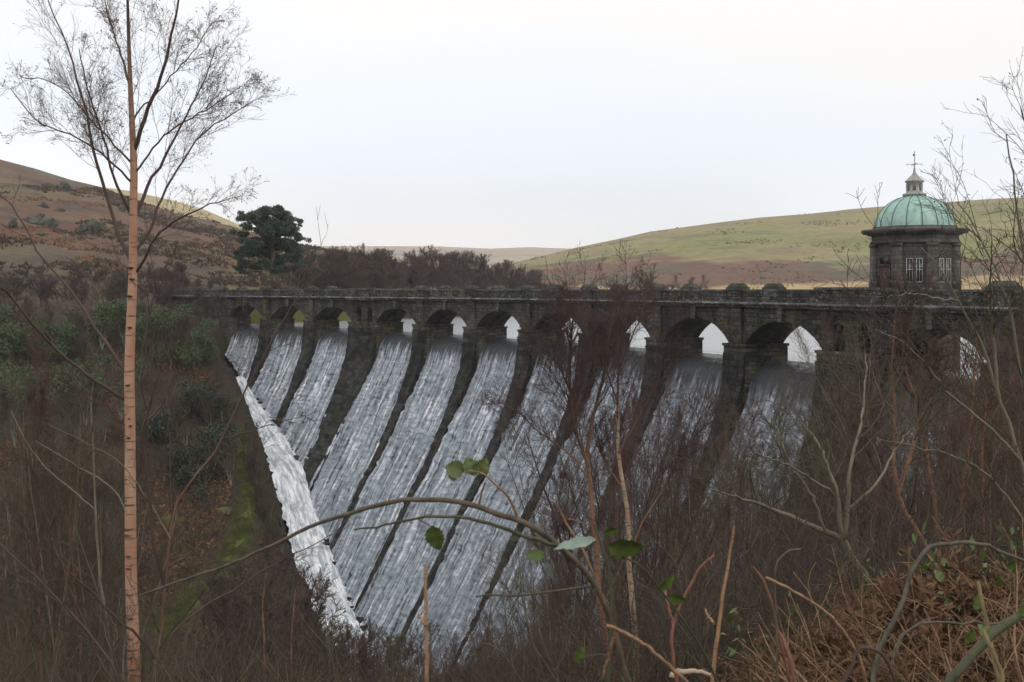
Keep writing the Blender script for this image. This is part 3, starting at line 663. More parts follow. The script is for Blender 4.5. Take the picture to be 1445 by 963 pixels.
b = Bag(); zc = tz(232) - 4.7; vn = Bag()
vn.lathe([(.028, zc - .2), (.028, tz(214.5) - 4.7), (.001, tz(213) - 4.7)], (0, 0, 0), 8); vn.lathe([(.0, zc - .09), (.08, zc), (.0, zc + .09)], (0, 0, 0), 10)
ga, gb = FA + pi / 2 + .25, FA + .25
for a in (ga, ga + pi, gb, gb + pi):
    vn.tubes(np.array([[0, 0, zc], [.5 * cos(a), .5 * sin(a), zc]]), np.array([.02, .016]), 5)
    e = np.array([.52 * cos(a), .52 * sin(a), zc - .02]); sd_ = np.array([-sin(FA), cos(FA), 0])
    vn.tubes(np.array([e + sd_ * -.06 + [0, 0, -.09], e + sd_ * -.06 + [0, 0, .09], e + sd_ * .06 + [0, 0, -.09], e + sd_ * .06 + [0, 0, .09]]), np.full(4, .014), 4)
zc2 = tz(219) - 4.7; h_ = np.array([cos(ga + .6), sin(ga + .6), 0])
vn.box(tuple(h_ * -.09 + [0, 0, zc2]), (.2, .02, .14), ga + .6, .6); vn.tubes(np.array([h_ * -.05 + [0, 0, zc2], h_ * .16 + [0, 0, zc2 + .02]]), np.array([.02, .01]), 4)
vn.build('weather_vane', M_IRON, lan)
M_WHITE = Mt('white_paint').fin((.42, .43, .42), .6); M_GL = Mt('dark_glass').fin((.02, .022, .025), .12)
M_DOOR = Mt('red_door').fin((.05, .022, .019), .6)
for k in range(8):
    a = FA + k * pi / 4; rad = AP + .012; ax = np.array([cos(a), sin(a), 0]); tn = np.array([-sin(a), cos(a), 0])
    isdoor = (k == 7)
    if isdoor:
        b = Bag(); zc = (tz(377) + 4.74) / 2 - 4.7; b.box(tuple(ax * rad + [0, 0, zc]), (.12, .95, tz(377) - 4.74), a); dr = b.build('door', M_DOOR, tow)
        b = Bag(); zc = tz(377) - 4.7 + .1
        b.box(tuple(ax * (rad + .05) + [0, 0, zc]), (.16, 1.25, .12), a)
        for sgn in (-1, 1): b.box(tuple(ax * (rad + .03) + tn * sgn * .55 + [0, 0, zc - .8]), (.12, .12, 1.6), a)
        b.build('frame', MTW, dr)
        b = Bag(); b.box(tuple(ax * rad + [0, 0, tz(369) - 4.7]), (.05, .95, .5), a); b.build('fanlight', M_GL, tow)
        continue
    for off in (-.33, .33):
        z0, z1 = tz(399) - 4.7, tz(366) - 4.7
        b = Bag(); b.box(tuple(ax * rad + tn * off + [0, 0, (z0 + z1) / 2]), (.05, .40, z1 - z0), a); wn = b.build('window', M_GL, tow)
        b = Bag(); x_ = rad + .03
        for (o2, zc, wy, hz) in ((-.19, 0, .042, z1 - z0), (.19, 0, .042, z1 - z0), (0, (z1 - z0) / 2 - .025, .33, .05), (0, -(z1 - z0) / 2 + .025, .33, .05), (0, .05, .33, .05), (.0, .0, .03, z1 - z0 - .12)):
            b.box(tuple(ax * (x_ if hz > .1 else x_ - .004) + tn * (off + o2) + [0, 0, (z0 + z1) / 2 + zc]), (.05, wy, hz), a)
        b.build('frame', M_WHITE, wn)
b = Bag(); b.lathe([(3.02, -16), (3.02, 4.72), (0.01, 4.73)], (0, 0, -4.7), 8, FA + pi / 8); b.build('base', M_FACE, tow)

# ------------------------------------------------------------------ vegetation
M_BIRCH = m_bark('orange_birch_bark', (.34, .14, .08), (.47, .31, .215), band=.85, sc=.55, top=(7.6, 9.3))
M_BIRCHP = m_bark('pale_birch_bark', (.42, .35, .26), (.34, .20, .12), band=.9, top=(4.0, 5.4))
M_BIRCHO = m_bark('rust_birch_bark', (.17, .078, .048), (.24, .13, .08), band=.6, top=(3.4, 5.2))
M_SAP = m_bark('sapling_bark', (.10, .05, .034), (.19, .10, .06), band=.4, top=(2.6, 4.4))
M_DARKB = m_bark('dark_bark', (.055, .032, .026), (.085, .052, .042), band=.2)
M_GREYB = m_bark('grey_green_bark', (.12, .115, .075), (.20, .17, .12), band=.3)
M_PALEB = m_bark('pale_grey_bark', (.20, .19, .16), (.32, .30, .27), band=.3)
M_TWP = m_twig('purple_twigs', (.050, .030, .026), (.085, .050, .043))
M_TWF = m_twig('far_twigs', (.068, .048, .043), (.10, .072, .062))
M_TWX = m_twig('birch_twigs', (.085, .062, .052), (.14, .105, .088))
M_TWR = m_twig('red_brown_twigs', (.08, .044, .037), (.12, .068, .056))
M_TWD = m_twig('dark_twigs', (.034, .025, .022), (.065, .047, .04))
M_TWG = m_twig('grey_olive_twigs', (.046, .043, .022), (.125, .112, .07))
M_TWB = m_twig('brown_twigs', (.040, .031, .018), (.105, .08, .046))
M_TAN = m_bark('tan_stalk', (.20, .11, .058), (.36, .225, .125), band=.6, sc=6)
M_RED = m_bark('red_stalk', (.12, .05, .03), (.22, .10, .06), band=.5, sc=6)
M_GST = m_bark('green_stem', (.035, .045, .016), (.08, .07, .036), band=.3, sc=6)
M_BST = m_bark('brown_stem', (.05, .045, .028), (.13, .095, .065), band=.3, sc=6)
M_LG = m_leaf('bramble_leaf', (.04, .075, .012), (.085, .115, .025), 12)
M_LS = m_leaf('pale_leaf_underside', (.16, .22, .18), (.26, .32, .28), 9)
M_GORSE = m_leaf('yew_green', (.035, .065, .022), (.065, .095, .03))
M_RHOD = m_leaf('rhododendron_green', (.016, .026, .014), (.032, .045, .022), rough=.4)
M_PINE = m_leaf('pine_green', (.018, .042, .026), (.035, .065, .035), .7)
M_BRK = m_leaf('dead_bracken', (.085, .042, .022), (.17, .092, .046), 3.0, .9)
M_GRS = m_leaf('dead_grass', (.26, .20, .10), (.15, .105, .055), 2.0, .9)
M_HOOP = m_bark('olive_stem', (.05, .045, .03), (.12, .10, .07), band=.4, sc=5)
M_BRL = m_leaf('rust_bracken', (.12, .05, .024), (.22, .105, .05), 1.0, .9)
M_ROCK = Mt('grey_rock'); _n = M_ROCK.noise(M_ROCK.P, 1.2, 6, .7); M_ROCK = M_ROCK.fin(M_ROCK.mix(M_ROCK.ramp(_n, [(.4, 0.0), (.6, 1.0)]), (.03, .032, .022), (.10, .10, .085)), .9, M_ROCK.bump(_n, 1, .3))
M_MOSS = m_leaf('mossy_stone', (.06, .07, .015), (.11, .10, .035), 2.0, .95)

def build_tree(name, r, H, r0, lean, kind, mats, limbs=26, l1=(.22, .42), ang=(.35, .75), per2=9, per3=8, tm=.22, twr=.0045, stems=1, up=.10):
    """a bare tree standing at its own origin: trunk, branches, twigs"""
    root = empty(name)
    tb, bb, wb = Bag(), Bag(), Bag()
    P0 = np.zeros((stems, 3)); D0 = np.stack([r.normal(lean, .12 + .16 * (stems > 1), stems), r.normal(0, .12 + .16 * (stems > 1), stems), np.ones(stems)], 1)
    P1, R1 = grow(r, P0, D0, H * r.uniform(.8, 1, stems), np.full(stems, r0) * r.uniform(.7, 1, stems), 12, .07, .05, .12)
    tb.tubes(P1, R1, 7)
    p, d, l, rd = spawn(r, P1, R1, limbs / stems, tm, ang, l1, .5, taper=.55)
    P2, R2 = grow(r, p, d, l, np.maximum(rd, twr * 1.3), 8, .13, up, .22); bb.tubes(P2, R2, 4)
    p, d, l, rd = spawn(r, P2, R2, per2, .15, (.4, .9), (.3, .6), .6, taper=.4)
    P3, R3 = grow(r, p, d, l, np.maximum(rd, twr * 1.1), 5, .16, up * .8, .4); bb.tubes(P3, R3, 3)
    p, d, l, rd = spawn(r, P3, R3, per3, .1, (.3, .9), (.35, .75), .6, taper=.3)
    P4, R4 = grow(r, p, d, np.maximum(l, .12), np.full(len(p), twr), 4, .2, .05, .5); wb.tubes(P4, R4, 3)
    p, d, l, rd = spawn(r, P2, R2, per3 * 1.2, .3, (.3, .8), (.15, .35), .5, taper=.3)
    P4, R4 = grow(r, p, d, np.maximum(l, .12), np.full(len(p), twr), 4, .2, .05, .5); wb.tubes(P4, R4, 3)
    tb.build('trunk', mats[0], root, True); bb.build('branches', mats[1], root); wb.build('twigs', mats[2], root)
    return root
def place(proto, used, x, y, h, H, label, cat, group, sink=.15):
    o = copy_tree(proto) if proto in used else proto
    used.add(proto)
    o.location = (x, y, float(ground_z(x, y)) - sink); o.rotation_euler = (0, 0, rng.uniform(0, 6.28)); s = h / H
    o.scale = (s * rng.uniform(.85, 1.15), s * rng.uniform(.85, 1.15), s)
    return tag(o, label, cat, group)
used = set()
r1 = np.random.default_rng(3)
# prototypes, 8 m tall
bir = [build_tree('birch_tree', np.random.default_rng(20 + k), 8, .075, .06, 'b', (M_BIRCHO, M_TWR, (M_TWP, M_TWR, M_TWP)[k]), 26, (.2, .38), (.35, .7), 8, 7) for k in range(3)]
shr = [build_tree('bare_shrub', np.random.default_rng(40 + k), 8, .06, .0, 's', ((M_GREYB, M_DARKB, M_GREYB)[k], (M_TWG, M_TWD, M_TWB)[k], (M_TWB, M_TWP, M_TWG)[k]), 34, (.3, .6), (.3, .8), 7, 6, .05, .005, 5) for k in range(3)]
far = [build_tree('bare_tree', np.random.default_rng(60 + k), 8, .10, .0, 'f', (M_DARKB, M_TWF, M_TWF), 34, (.25, .5), (.4, .9), 9, 8, .15, .013) for k in range(3)]

shf = [build_tree('bare_shrub', np.random.default_rng(80 + k), 8, .10, .0, 's', ((M_GREYB, M_DARKB, M_PALEB)[k], (M_TWG, M_TWD, M_TWG)[k], (M_TWB, M_TWP, M_TWG)[k]), 30, (.3, .6), (.3, .9), 6, 5, .05, .022, 5) for k in range(3)]
# ---- wood on the far shore, right behind the dam
VT = [(425, 356), (445, 352), (470, 347), (520, 350), (535, 347), (548, 352), (558, 360), (568, 363), (582, 357), (603, 352), (628, 348), (655, 354), (686, 361), (717, 367), (738, 374), (759, 380), (768, 391), (778, 401)]
G_ = 'bare trees of the wood beyond the dam'
us = np.r_[np.linspace(420, 775, 62), np.linspace(425, 770, 44), np.linspace(430, 755, 36)]
for k, u in enumerate(us):
    u += rng.uniform(-3, 3); row = 0 if k < 62 else (1 if k < 106 else 2)
    Y = ip(u, [(p[0], p[1]) for p in FTL]) + (22, 42, 12)[row] + rng.uniform(-6, 8)
    zg = 4.6 + rng.uniform(-.6, .6) - (1.5 if row == 2 else 0)
    vt = ip(u, VT) + rng.uniform(-3, 7) + (0, 2, 16)[row]
    h = max(3.0, E + (HZ - vt) / F * Y - zg)
    o = place(far[k % 3], used, (u - CX) / F * Y, Y, h, 8, 'bare purple-brown tree in the dense wood on the shore beyond the dam', 'tree', G_)
    sx = max(.6, h / 8 * 1.25); o.scale = (sx, sx, h / 8); o.location.z = zg - .5
for k, (u, vt) in enumerate([(948, 392), (958, 385), (968, 388), (978, 386), (988, 384), (994, 392), (905, 390), (895, 394), (800, 394), (810, 396)]):
    Y = 448 + rng.uniform(-5, 5); zg = 3.5; h = E + (HZ - vt) / F * Y - zg
    o = place(far[k % 3], used, (u - CX) / F * Y, Y, h, 8, 'small bare tree at the foot of the green hill across the water', 'tree', 'small trees below the green hill'); o.location.z = zg - 1

# ---- evergreen foliage made of many small leaves
def leaf_cloud(r, centers, radii, n, size, flat=1.0, shell=.55):
    centers = np.asarray(centers, float); radii = np.asarray(radii, float)
    w = radii**2; idx = r.choice(len(centers), n, p=w / w.sum())
    d = norm(r.normal(0, 1, (n, 3))); rr = r.random(n) ** .45
    p = centers[idx] + d * (rr * radii[idx])[:, None] * np.array([1, 1, flat])
    a = norm(r.normal(0, 1, (n, 3)) + d * .6); bb = norm(np.cross(a, r.normal(0, 1, (n, 3))))
    s = size * r.uniform(.6, 1.3, n)[:, None]
    V = np.stack([p, p + a * s * .5 + bb * s * .22, p + a * s, p + a * s * .5 - bb * s * .22], 1).reshape(-1, 3)
    return V, np.arange(4 * n).reshape(n, 4)
def bush(name, label, cat, u, v, wpx, hpx, Y, mat, n, size, seed, group=None, flat=.8, nb=16):
    r = np.random.default_rng(seed); c = at(u, v, Y); w = wpx / F * Y / 2; h = hpx / F * Y / 2
    zg = float(ground_z(c[0], c[1])); root = empty(name, (c[0], c[1], zg), label, cat, group)
    cz = c[2] - zg
    cs = np.stack([r.normal(0, .48, nb) * w, r.normal(0, .5, nb) * w, cz + r.uniform(-1, .75, nb) * h], 1); rd = r.uniform(.28, .5, nb) * min(w, h * 1.3)
    b = Bag(); b.add(*leaf_cloud(r, cs, rd, n, size, flat)); b.build('foliage', mat, root)
    b = Bag(); k = min(10, nb); P0 = np.zeros((k, 3)) + r.normal(0, .2, (k, 3)) * [1, 1, 0]
    for q in range(k):
        P_ = resample(np.array([P0[q] - [0, 0, .4], (P0[q] + cs[q]) / 2 + r.normal(0, .15, 3) * w * .5, cs[q]]), 7)
        b.tubes(P_, np.linspace(.09, .02, 7), 5)
    b.build('stems', M_DARKB, root); return root
for k, (u, v, w, h, dep, lab) in enumerate([
    (22, 462, 95, 70, -6, 'leftmost bright green bush on the bank, cut by the photo edge'), (92, 478, 80, 50, -3, 'low bright green bush between the leftmost bush and the birch trunk'),
    (152, 450, 70, 60, -2, 'green bush just left of the tall orange birch trunk'), (222, 462, 80, 70, -5, 'green bush just right of the tall orange birch trunk'),
    (285, 478, 62, 56, -4, 'green bush by the top of the leftmost waterfall'), (40, 535, 110, 60, -8, 'dull green bush low on the bank under the leftmost green bush'),
    (140, 530, 90, 60, -6, 'dull green bush low on the bank beside the birch trunk')]):
    p = hit(u, v + h * .55); bush('evergreen_bush', lab, 'bush', u, v, w, h, p[1] + dep * .3, M_GORSE, 5200 if k < 5 else 2200, .36, 300 + k)
for k, (u, v, w, h, lab) in enumerate([
    (290, 622, 85, 75, 'largest dark rhododendron beside the white-water channel'), (262, 655, 70, 60, 'dark rhododendron above the rusty bracken, left of the largest one'),
    (300, 570, 50, 50, 'dark rhododendron near the top of the white-water channel'), (215, 600, 70, 60, 'dark rhododendron just right of the birch trunk'), (285, 560, 70, 50, 'dark rhododendron above the largest one')]):
    p = hit(u, v + h * .45); bush('rhododendron', lab, 'bush', u, v, w, h, p[1], M_RHOD, 5000, .30, 330 + k)
# the pine by the far end of the dam
def pine():
    Y = 176.0; c = at(383, 392, Y); r = np.random.default_rng(77); px = Y / F
    root = empty('pine_tree', c, 'dark green broad-crowned pine standing alone beyond the left end of the dam', 'tree')
    L = lambda u, v, dy=0.0: np.array([(u - 383) * px, dy, (392 - v) * px])
    tk = Bag(); tk.tubes(resample([L(386, 400), L(384, 380), L(387, 350), L(383, 325), L(386, 305)], 14), np.linspace(.42, .12, 14), 8)
    cs, rd = [], []
    for (u, v, w) in ((386, 300, 15), (372, 306, 15), (398, 304, 14), (354, 311, 9), (408, 317, 10), (384, 318, 20), (368, 324, 14), (402, 326, 17), (418, 334, 9), (414, 322, 8), (346, 330, 9), (360, 338, 14), (392, 338, 19), (376, 345, 16), (412, 352, 13), (350, 357, 12), (364, 360, 15), (344, 372, 9), (354, 376, 8), (384, 362, 17), (404, 366, 14), (418, 358, 8), (396, 380, 10), (350, 322, 7), (344, 352, 7), (372, 350, 17), (388, 326, 20), (378, 332, 18), (400, 345, 17), (382, 375, 14), (368, 376, 12), (410, 378, 10), (360, 350, 14), (394, 312, 16), (376, 316, 17), (341, 309, 7), (349, 305, 8), (423, 313, 7), (427, 337, 8), (338, 333, 6), (338, 354, 7), (337, 377, 8), (347, 384, 8), (427, 354, 6), (424, 373, 7), (392, 295, 9), (375, 298, 7)):
        for q in range(5):
            cs.append(L(u + r.normal(0, .34 * w), v + r.normal(0, .2 * w), r.normal(0, 3.4 * w / 15))); rd.append(w * px * (r.uniform(.4, .72) if w > 13.5 else r.uniform(.28, .6)))
    for k in range(0, len(cs), 5):
        e = cs[k]; s0 = np.array([0, 0, max(1.0, e[2] - 2.2)]); tk.tubes(resample([s0, (s0 + e) / 2 + [0, 0, .3], e], 6), np.linspace(.13, .03, 6), 5)
    tk.build('trunk', M_GREYB, root, True)
    b = Bag(); b.add(*leaf_cloud(r, cs, rd, 80000, .40, .55)); b.build('crown', M_PINE, root)
pine()
for k in range(14):
    u = rng.uniform(362, 414); Y = rng.uniform(170, 174); zg = 4.0; o = place(shf[k % 3] if k % 2 else far[k % 3], used, (u - CX) / F * Y, Y, rng.uniform(2.2, 4.6), 8, 'bare shrub under the pine at the left end of the dam', 'shrub', 'bare shrubs under the pine'); o.location.z = zg - .6; o.scale[0] *= 1.5; o.scale[1] *= 1.5

# ---- bare trees and shrubs of the left bank
GL = 'bare shrubs and trees on the left bank'
def clear(u, v): return 212 < u < 372 and 690 < v < 900
n_ = 0; tries = 0
while n_ < 190 and tries < 7000:
    tries += 1
    u = rng.uniform(-90, 330); v = rng.uniform(425, 880) if n_ > 40 else rng.uniform(405, 520); p = hit(u, v)
    if p[1] > 205 or p[1] < 60 or clear(u, v): continue
    s_, d_ = to_sd(p[0], p[1])
    if s_ > -76 and d_ < prof(toe(s_)) + 5.6: continue
    h = rng.uniform(2.6, 5.0) if v > 540 else rng.uniform(3.0, 6.5)
    if clear(u, v - h * F / p[1] * .5): continue
    if v < 470 and u > 225: h = rng.uniform(1.5, 3)
    pr = shf[int(rng.integers(3))] if rng.random() < .75 else far[int(rng.integers(3))]
    place(pr, used, p[0], p[1], h, 8, 'bare brown shrub or sapling in the tangle on the left bank', 'shrub', GL); n_ += 1
# upper edge of the bank, under the rusty hillside
for k in range(150):
    u = rng.uniform(-60, 325) if k < 128 else rng.uniform(345, 428); Y = rng.uniform(150, 215) if u < 330 else rng.uniform(215, 240) + (0 if u < 300 else 12); zg = 4.2 + (Y - 150) * .06
    o = place(far[k % 3], used, (u - CX) / F * Y, Y, rng.uniform(3.0, 6.0) * (1 if u < 270 or u > 345 else .45), 8, 'bare purple-brown tree along the foot of the rusty hillside', 'tree', 'bare trees below the rusty hillside'); o.location.z = zg - 1.2; o.scale[0] *= 1.7; o.scale[1] *= 1.7
# ---- twiggy trees hiding the foot of the channel wall and the river
for k, (u, vt, Y) in enumerate([(352, 705, 84), (362, 690, 86), (372, 712, 84), (384, 735, 82), (366, 760, 76), (396, 772, 80), (408, 800, 78), (340, 770, 72), (385, 800, 70), (420, 835, 72), (436, 868, 70), (458, 876, 66), (470, 880, 68), (480, 884, 62), (495, 884, 66), (445, 880, 64), (515, 886, 60), (505, 888, 58), (525, 882, 52), (535, 888, 56), (548, 890, 50), (570, 884, 46), (415, 870, 66), (400, 860, 68), (450, 890, 50), (490, 895, 50), (530, 900, 44), (420, 885, 48), (385, 870, 60), (560, 895, 40), (400, 850, 60), (370, 840, 56), (430, 890, 52), (465, 900, 46), (500, 905, 42)]):
    x = (u - CX) / F * Y; zg = float(ground_z(x, Y)); h = E - (vt - HZ) / F * Y - zg
    if h < 1.2: h = 1.5
    o = place((far + shf)[k % 6], used, x, Y, min(h, 12), 8, 'bare twiggy tree hiding the foot of the white-water channel', 'tree', 'bare trees at the foot of the channel')
# a fringe of low bare growth along the outside of the channel wall
for k in range(46):
    s0 = rng.uniform(-60, -10); dw_ = prof(toe(s0)) + 5.6 + rng.uniform(.3, 3.0); p = D3(s0, dw_, 0)
    place(shf[k % 3], used, p[0], p[1], rng.uniform(1.4, 3.4), 8, 'low bare shrub growing along the outside of the channel wall', 'shrub', 'low shrubs along the channel wall')
# ---- thicket of birches and shrubs on the near slope
GB = 'bare birches in the thicket below the dam'; GS = 'bare shrubs in the thicket below the dam'
VTOP = [(560, 930), (620, 905), (680, 870), (740, 800), (790, 700), (830, 600), (860, 500), (930, 520), (960, 560), (1000, 590), (1060, 600), (1120, 610), (1160, 560), (1200, 500), (1250, 450), (1290, 500), (1330, 545), (1390, 545), (1430, 450), (1500, 400)]
n_ = 0; tries = 0
while n_ < 135 and tries < 5000:
    tries += 1
    u = rng.uniform(590, 1560); Y = rng.uniform(17, 50); x = (u - CX) / F * Y; zg = float(ground_z(x, Y))
    if zg < -25: continue
    vt = ip(u, VTOP) + abs(rng.normal(0, 45)) - 16
    h = E - (vt - HZ) / F * Y - zg
    if h < 2.0 or h > 13: continue
    pr = bir[int(rng.integers(3))] if rng.random() < .66 else shr[int(rng.integers(3))]
    b_ = pr in bir
    o = place(pr, used, x, Y, h, 8, 'bare reddish birch in the thicket on the near slope below the dam' if b_ else 'bare grey-brown shrub in the thicket on the near slope below the dam', 'tree' if b_ else 'shrub', GB if b_ else GS); n_ += 1
    w = min(1.0, max(.45, h / 8)); o.scale = (w, w, h / 8)
# ---- shrubs near the viewpoint, along the bottom of the photo
GN = 'low bare shrubs on the slope near the viewpoint'
for k in range(64):
    u = rng.uniform(-60, 1500); Y = rng.uniform(7, 17)
    vt = ip(u, [(-60, 760), (60, 800), (200, 835), (300, 870), (430, 910), (560, 905), (640, 895), (740, 870), (850, 820), (1000, 770), (1150, 730), (1500, 690)]) + rng.uniform(-15, 70)
    x = (u - CX) / F * Y; zg = float(ground_z(x, Y)); h = E - (vt - HZ) / F * Y - zg
    if h < .5: continue
    h = min(h, 5); o = place(shr[k % 3], used, x, Y, h, 8, 'low bare shrub in the undergrowth on the slope near the viewpoint', 'shrub', GN); w = max(.16, min(.5, h / 8)); o.scale = (w, w, h / 8)

# slender bare saplings on the near slope, seen against the far bank
for k in range(20):
    u = rng.uniform(-60, 195); Y = rng.uniform(15, 34); x = (u - CX) / F * Y; zg = float(ground_z(x, Y)); vt = rng.uniform(430, 740)
    h = min(11, E - (vt - HZ) / F * Y - zg)
    if h < 2: continue
    o = place((bir + shr)[k % 6], used, x, Y, h, 8, 'slender bare sapling on the near slope, seen against the left bank', 'tree', 'slender saplings before the left bank'); w = h / 8 * .62; o.scale = (w, w, h / 8)

# ---- undergrowth that nobody could count
def stems_stuff(name, r, n, ur, yr, hr, mat, twr, vlim=None, lean=.35, per=7):
    u = r.uniform(*ur, n); Y = yr[0] * (yr[1] / yr[0]) ** r.random(n); x = (u - CX) / F * Y; zg = ground_z(x, Y); h = r.uniform(*hr, n)
    if vlim is not None:
        vt = HZ + F * (E - zg - h) / Y; lim = ip(u, vlim); ok = (vt > lim); u, Y, x, zg, h = (a[ok] for a in (u, Y, x, zg, h))
    n = len(u); P0 = np.stack([x, Y, zg - .05], 1); D0 = np.stack([r.normal(0, lean, n), r.normal(0, lean, n), np.ones(n)], 1)
    P1, R1 = grow(r, P0, D0, h, np.full(n, twr * 1.8), 7, .16, .0, .4)
    b = Bag(); b.tubes(P1, R1, 3)
    p, d, l, rd = spawn(r, P1, R1, per, .25, (.4, 1.0), (.2, .5), .6); P2, R2 = grow(r, p, d, l, np.full(len(p), twr), 4, .2, .04, .5); b.tubes(P2, R2, 3)
    o = b.build(name, mat); o['kind'] = 'stuff'; return o
VL = [(-200, 760), (100, 800), (300, 850), (430, 890), (560, 905), (640, 890), (740, 860), (850, 800), (1000, 730), (1200, 650), (1600, 600)]
stems_stuff('undergrowth', np.random.default_rng(91), 2600, (-120, 1560), (6, 45), (.5, 2.2), M_TWB, .0032, VL)
stems_stuff('undergrowth', np.random.default_rng(96), 2400, (-120, 1560), (6, 40), (.5, 2.4), M_TWD, .0036, VL)
stems_stuff('undergrowth', np.random.default_rng(97), 900, (-120, 1560), (6, 30), (.6, 2.6), M_TWG, .004, VL, .6)
stems_stuff('undergrowth', np.random.default_rng(92), 2200, (560, 1560), (14, 60), (1.0, 4.0), M_TWP, .006, VL)
stems_stuff('dead_grass', np.random.default_rng(94), 2600, (-100, 520), (7, 16), (.3, 1.3), M_GRS, .0028, VL, .5, 3)
r = np.random.default_rng(93); n = 5000
qx = r.uniform(-110, -14, n); qy = r.uniform(60, 170, n); s_, d_ = to_sd(qx, qy); zg = ground_z(qx, qy)
ok = ((s_ < -77) | (d_ > prof(toe(s_)) + 6.3)) & (zg > -29) & (dist_poly(qx, qy, strip) > 1.6)
uu = CX + F * qx / qy; vv = HZ - F * (zg - E) / qy; ok &= ~((uu > 225) & (uu < 345) & (vv > 690) & (r.random(n) < .97))
qx, qy, zg = qx[ok], qy[ok], zg[ok]; n = len(qx)
P1, R1 = grow(r, np.stack([qx, qy, zg - .1], 1), np.stack([r.normal(0, .5, n), r.normal(0, .5, n), np.ones(n)], 1), r.uniform(.8, 2.6, n), np.full(n, .014), 6, .2, 0, .5)
b = Bag(); b.tubes(P1, R1, 3); p, d, l, rd = spawn(r, P1, R1, 6, .2, (.4, 1.1), (.25, .6), .6); P2, R2 = grow(r, p, d, l, np.full(len(p), .011), 4, .2, .03, .5); b.tubes(P2, R2, 3)
o = b.build('undergrowth', M_TWB); o['kind'] = 'stuff'
# rusty bracken and tussocks of the left bank
r = np.random.default_rng(95); n = 60000
qx = r.uniform(-60, -14, n); qy = r.uniform(75, 150, n); s_, d_ = to_sd(qx, qy); zg = ground_z(qx, qy)
ok = ((s_ < -77) | (d_ > prof(toe(s_)) + 6.3)) & (zg > -29) & (dist_poly(qx, qy, strip) > 2.2); uu = CX + F * qx / qy; vv = HZ - F * (zg - E) / qy; ok &= (((uu > 195) & (uu < 355) & (vv > 675)) | (fbm(qx / 5, qy / 5, 4, 51) > .56)); qx, qy, zg = qx[ok], qy[ok], zg[ok]; n = len(qx)
a = norm(np.stack([r.normal(0, 1, n), r.normal(0, 1, n), r.uniform(.1, .9, n)], 1)); bb = norm(np.cross(a, r.normal(0, 1, (n, 3)))); p = np.stack([qx, qy, zg + .02], 1); s = r.uniform(.2, .55, n)[:, None]
o = mesh('dead_bracken', np.stack([p, p + a * s * .5 + bb * s * .25, p + a * s, p + a * s * .5 - bb * s * .25], 1).reshape(-1, 3), np.arange(4 * n).reshape(n, 4), M_BRL); o['kind'] = 'stuff'

r = np.random.default_rng(98); n = 90000
qx = r.uniform(-75, -16, n); qy = r.uniform(72, 160, n); s_, d_ = to_sd(qx, qy); zg = ground_z(qx, qy); pm = fbm(qx / 6, qy / 6, 4, 77)
ok = ((s_ < -77) | (d_ > prof(toe(s_)) + 5.6)) & (zg > -29) & (pm > .52) & (dist_poly(qx, qy, strip) > 1.5); qx, qy, zg = qx[ok], qy[ok], zg[ok]; n = len(qx)
P0 = np.column_stack([qx, qy, zg - .03]); a = norm(np.column_stack([r.normal(0, .45, (n, 2)), np.ones(n)])); bb = norm(np.cross(a, r.normal(0, 1, (n, 3)))); h_ = r.uniform(.3, .95, n)[:, None]
o = mesh('rough_grass', np.stack([P0 - bb * .05, P0 + bb * .05, P0 + a * h_ + r.normal(0, .12, (n, 3))], 1).reshape(-1, 3), np.arange(3 * n).reshape(n, 3), m_leaf('olive_tussock', (.05, .045, .018), (.13, .105, .05), .35, .9)); o['kind'] = 'stuff'
# heather and bracken tufts over the moors
def tufts(hill_name, n, size, mask, mat, name, seed):
    r = np.random.default_rng(seed); me = bpy.data.objects[hill_name].data; co = np.empty(len(me.vertices) * 3, np.float32); me.vertices.foreach_get('co', co); co = co.reshape(-1, 3)
    fv = np.empty(len(me.loops), np.int32); me.loops.foreach_get('vertex_index', fv); fv = fv.reshape(-1, 4); q = co[fv]
    ar = np.linalg.norm(np.cross(q[:, 1] - q[:, 0], q[:, 3] - q[:, 0]), axis=1); cn = q.mean(1); ar = ar * mask(cn); k = r.choice(len(ar), n, p=ar / ar.sum()); a_, b_ = r.random((2, n, 1))
    p = q[k, 0] * (1 - a_) * (1 - b_) + q[k, 1] * a_ * (1 - b_) + q[k, 2] * a_ * b_ + q[k, 3] * (1 - a_) * b_
    m_ = 5; P0 = np.repeat(p, m_, 0) + r.normal(0, size * .5, (n * m_, 3)) * [1, 1, .15]; N = len(P0); a = norm(np.column_stack([r.normal(0, .7, (N, 2)), np.ones(N)])); bb = norm(np.cross(a, r.normal(0, 1, (N, 3)))); h_ = size * r.uniform(.5, 1.3, N)[:, None]
    o = mesh(name, np.stack([P0 - [0, 0, .1] - bb * h_ * .4, P0 - [0, 0, .1] + bb * h_ * .4, P0 + a * h_], 1).reshape(-1, 3), np.arange(3 * N).reshape(N, 3), mat); o['kind'] = 'stuff'
M_HEA = m_leaf('heather', (.035, .028, .018), (.085, .055, .03), .12, .95)
tufts('hill', 9000, .75, lambda c: (np.abs(c[:, 0]) < 170) * (c[:, 1] > 165) * (c[:, 2] > 6.5) * (fbm(c[:, 0] / 14, c[:, 1] / 22, 4, 61) > .5), M_HEA, 'heather', 62)
tufts('hill', 5000, .6, lambda c: (np.abs(c[:, 0]) < 170) * (c[:, 1] > 165) * (c[:, 2] > 6.5) * (fbm(c[:, 0] / 20, c[:, 1] / 30, 4, 71) > .52), M_BRL, 'dead_bracken', 63)
tufts('hill.002', 2600, 1.0, lambda c: (c[:, 0] < 700) * (fbm(c[:, 0] / 45, c[:, 1] / 45, 4, 64) > .58), m_leaf('rushes', (.085, .085, .04), (.15, .13, .065), .05, .95), 'rushes', 65)

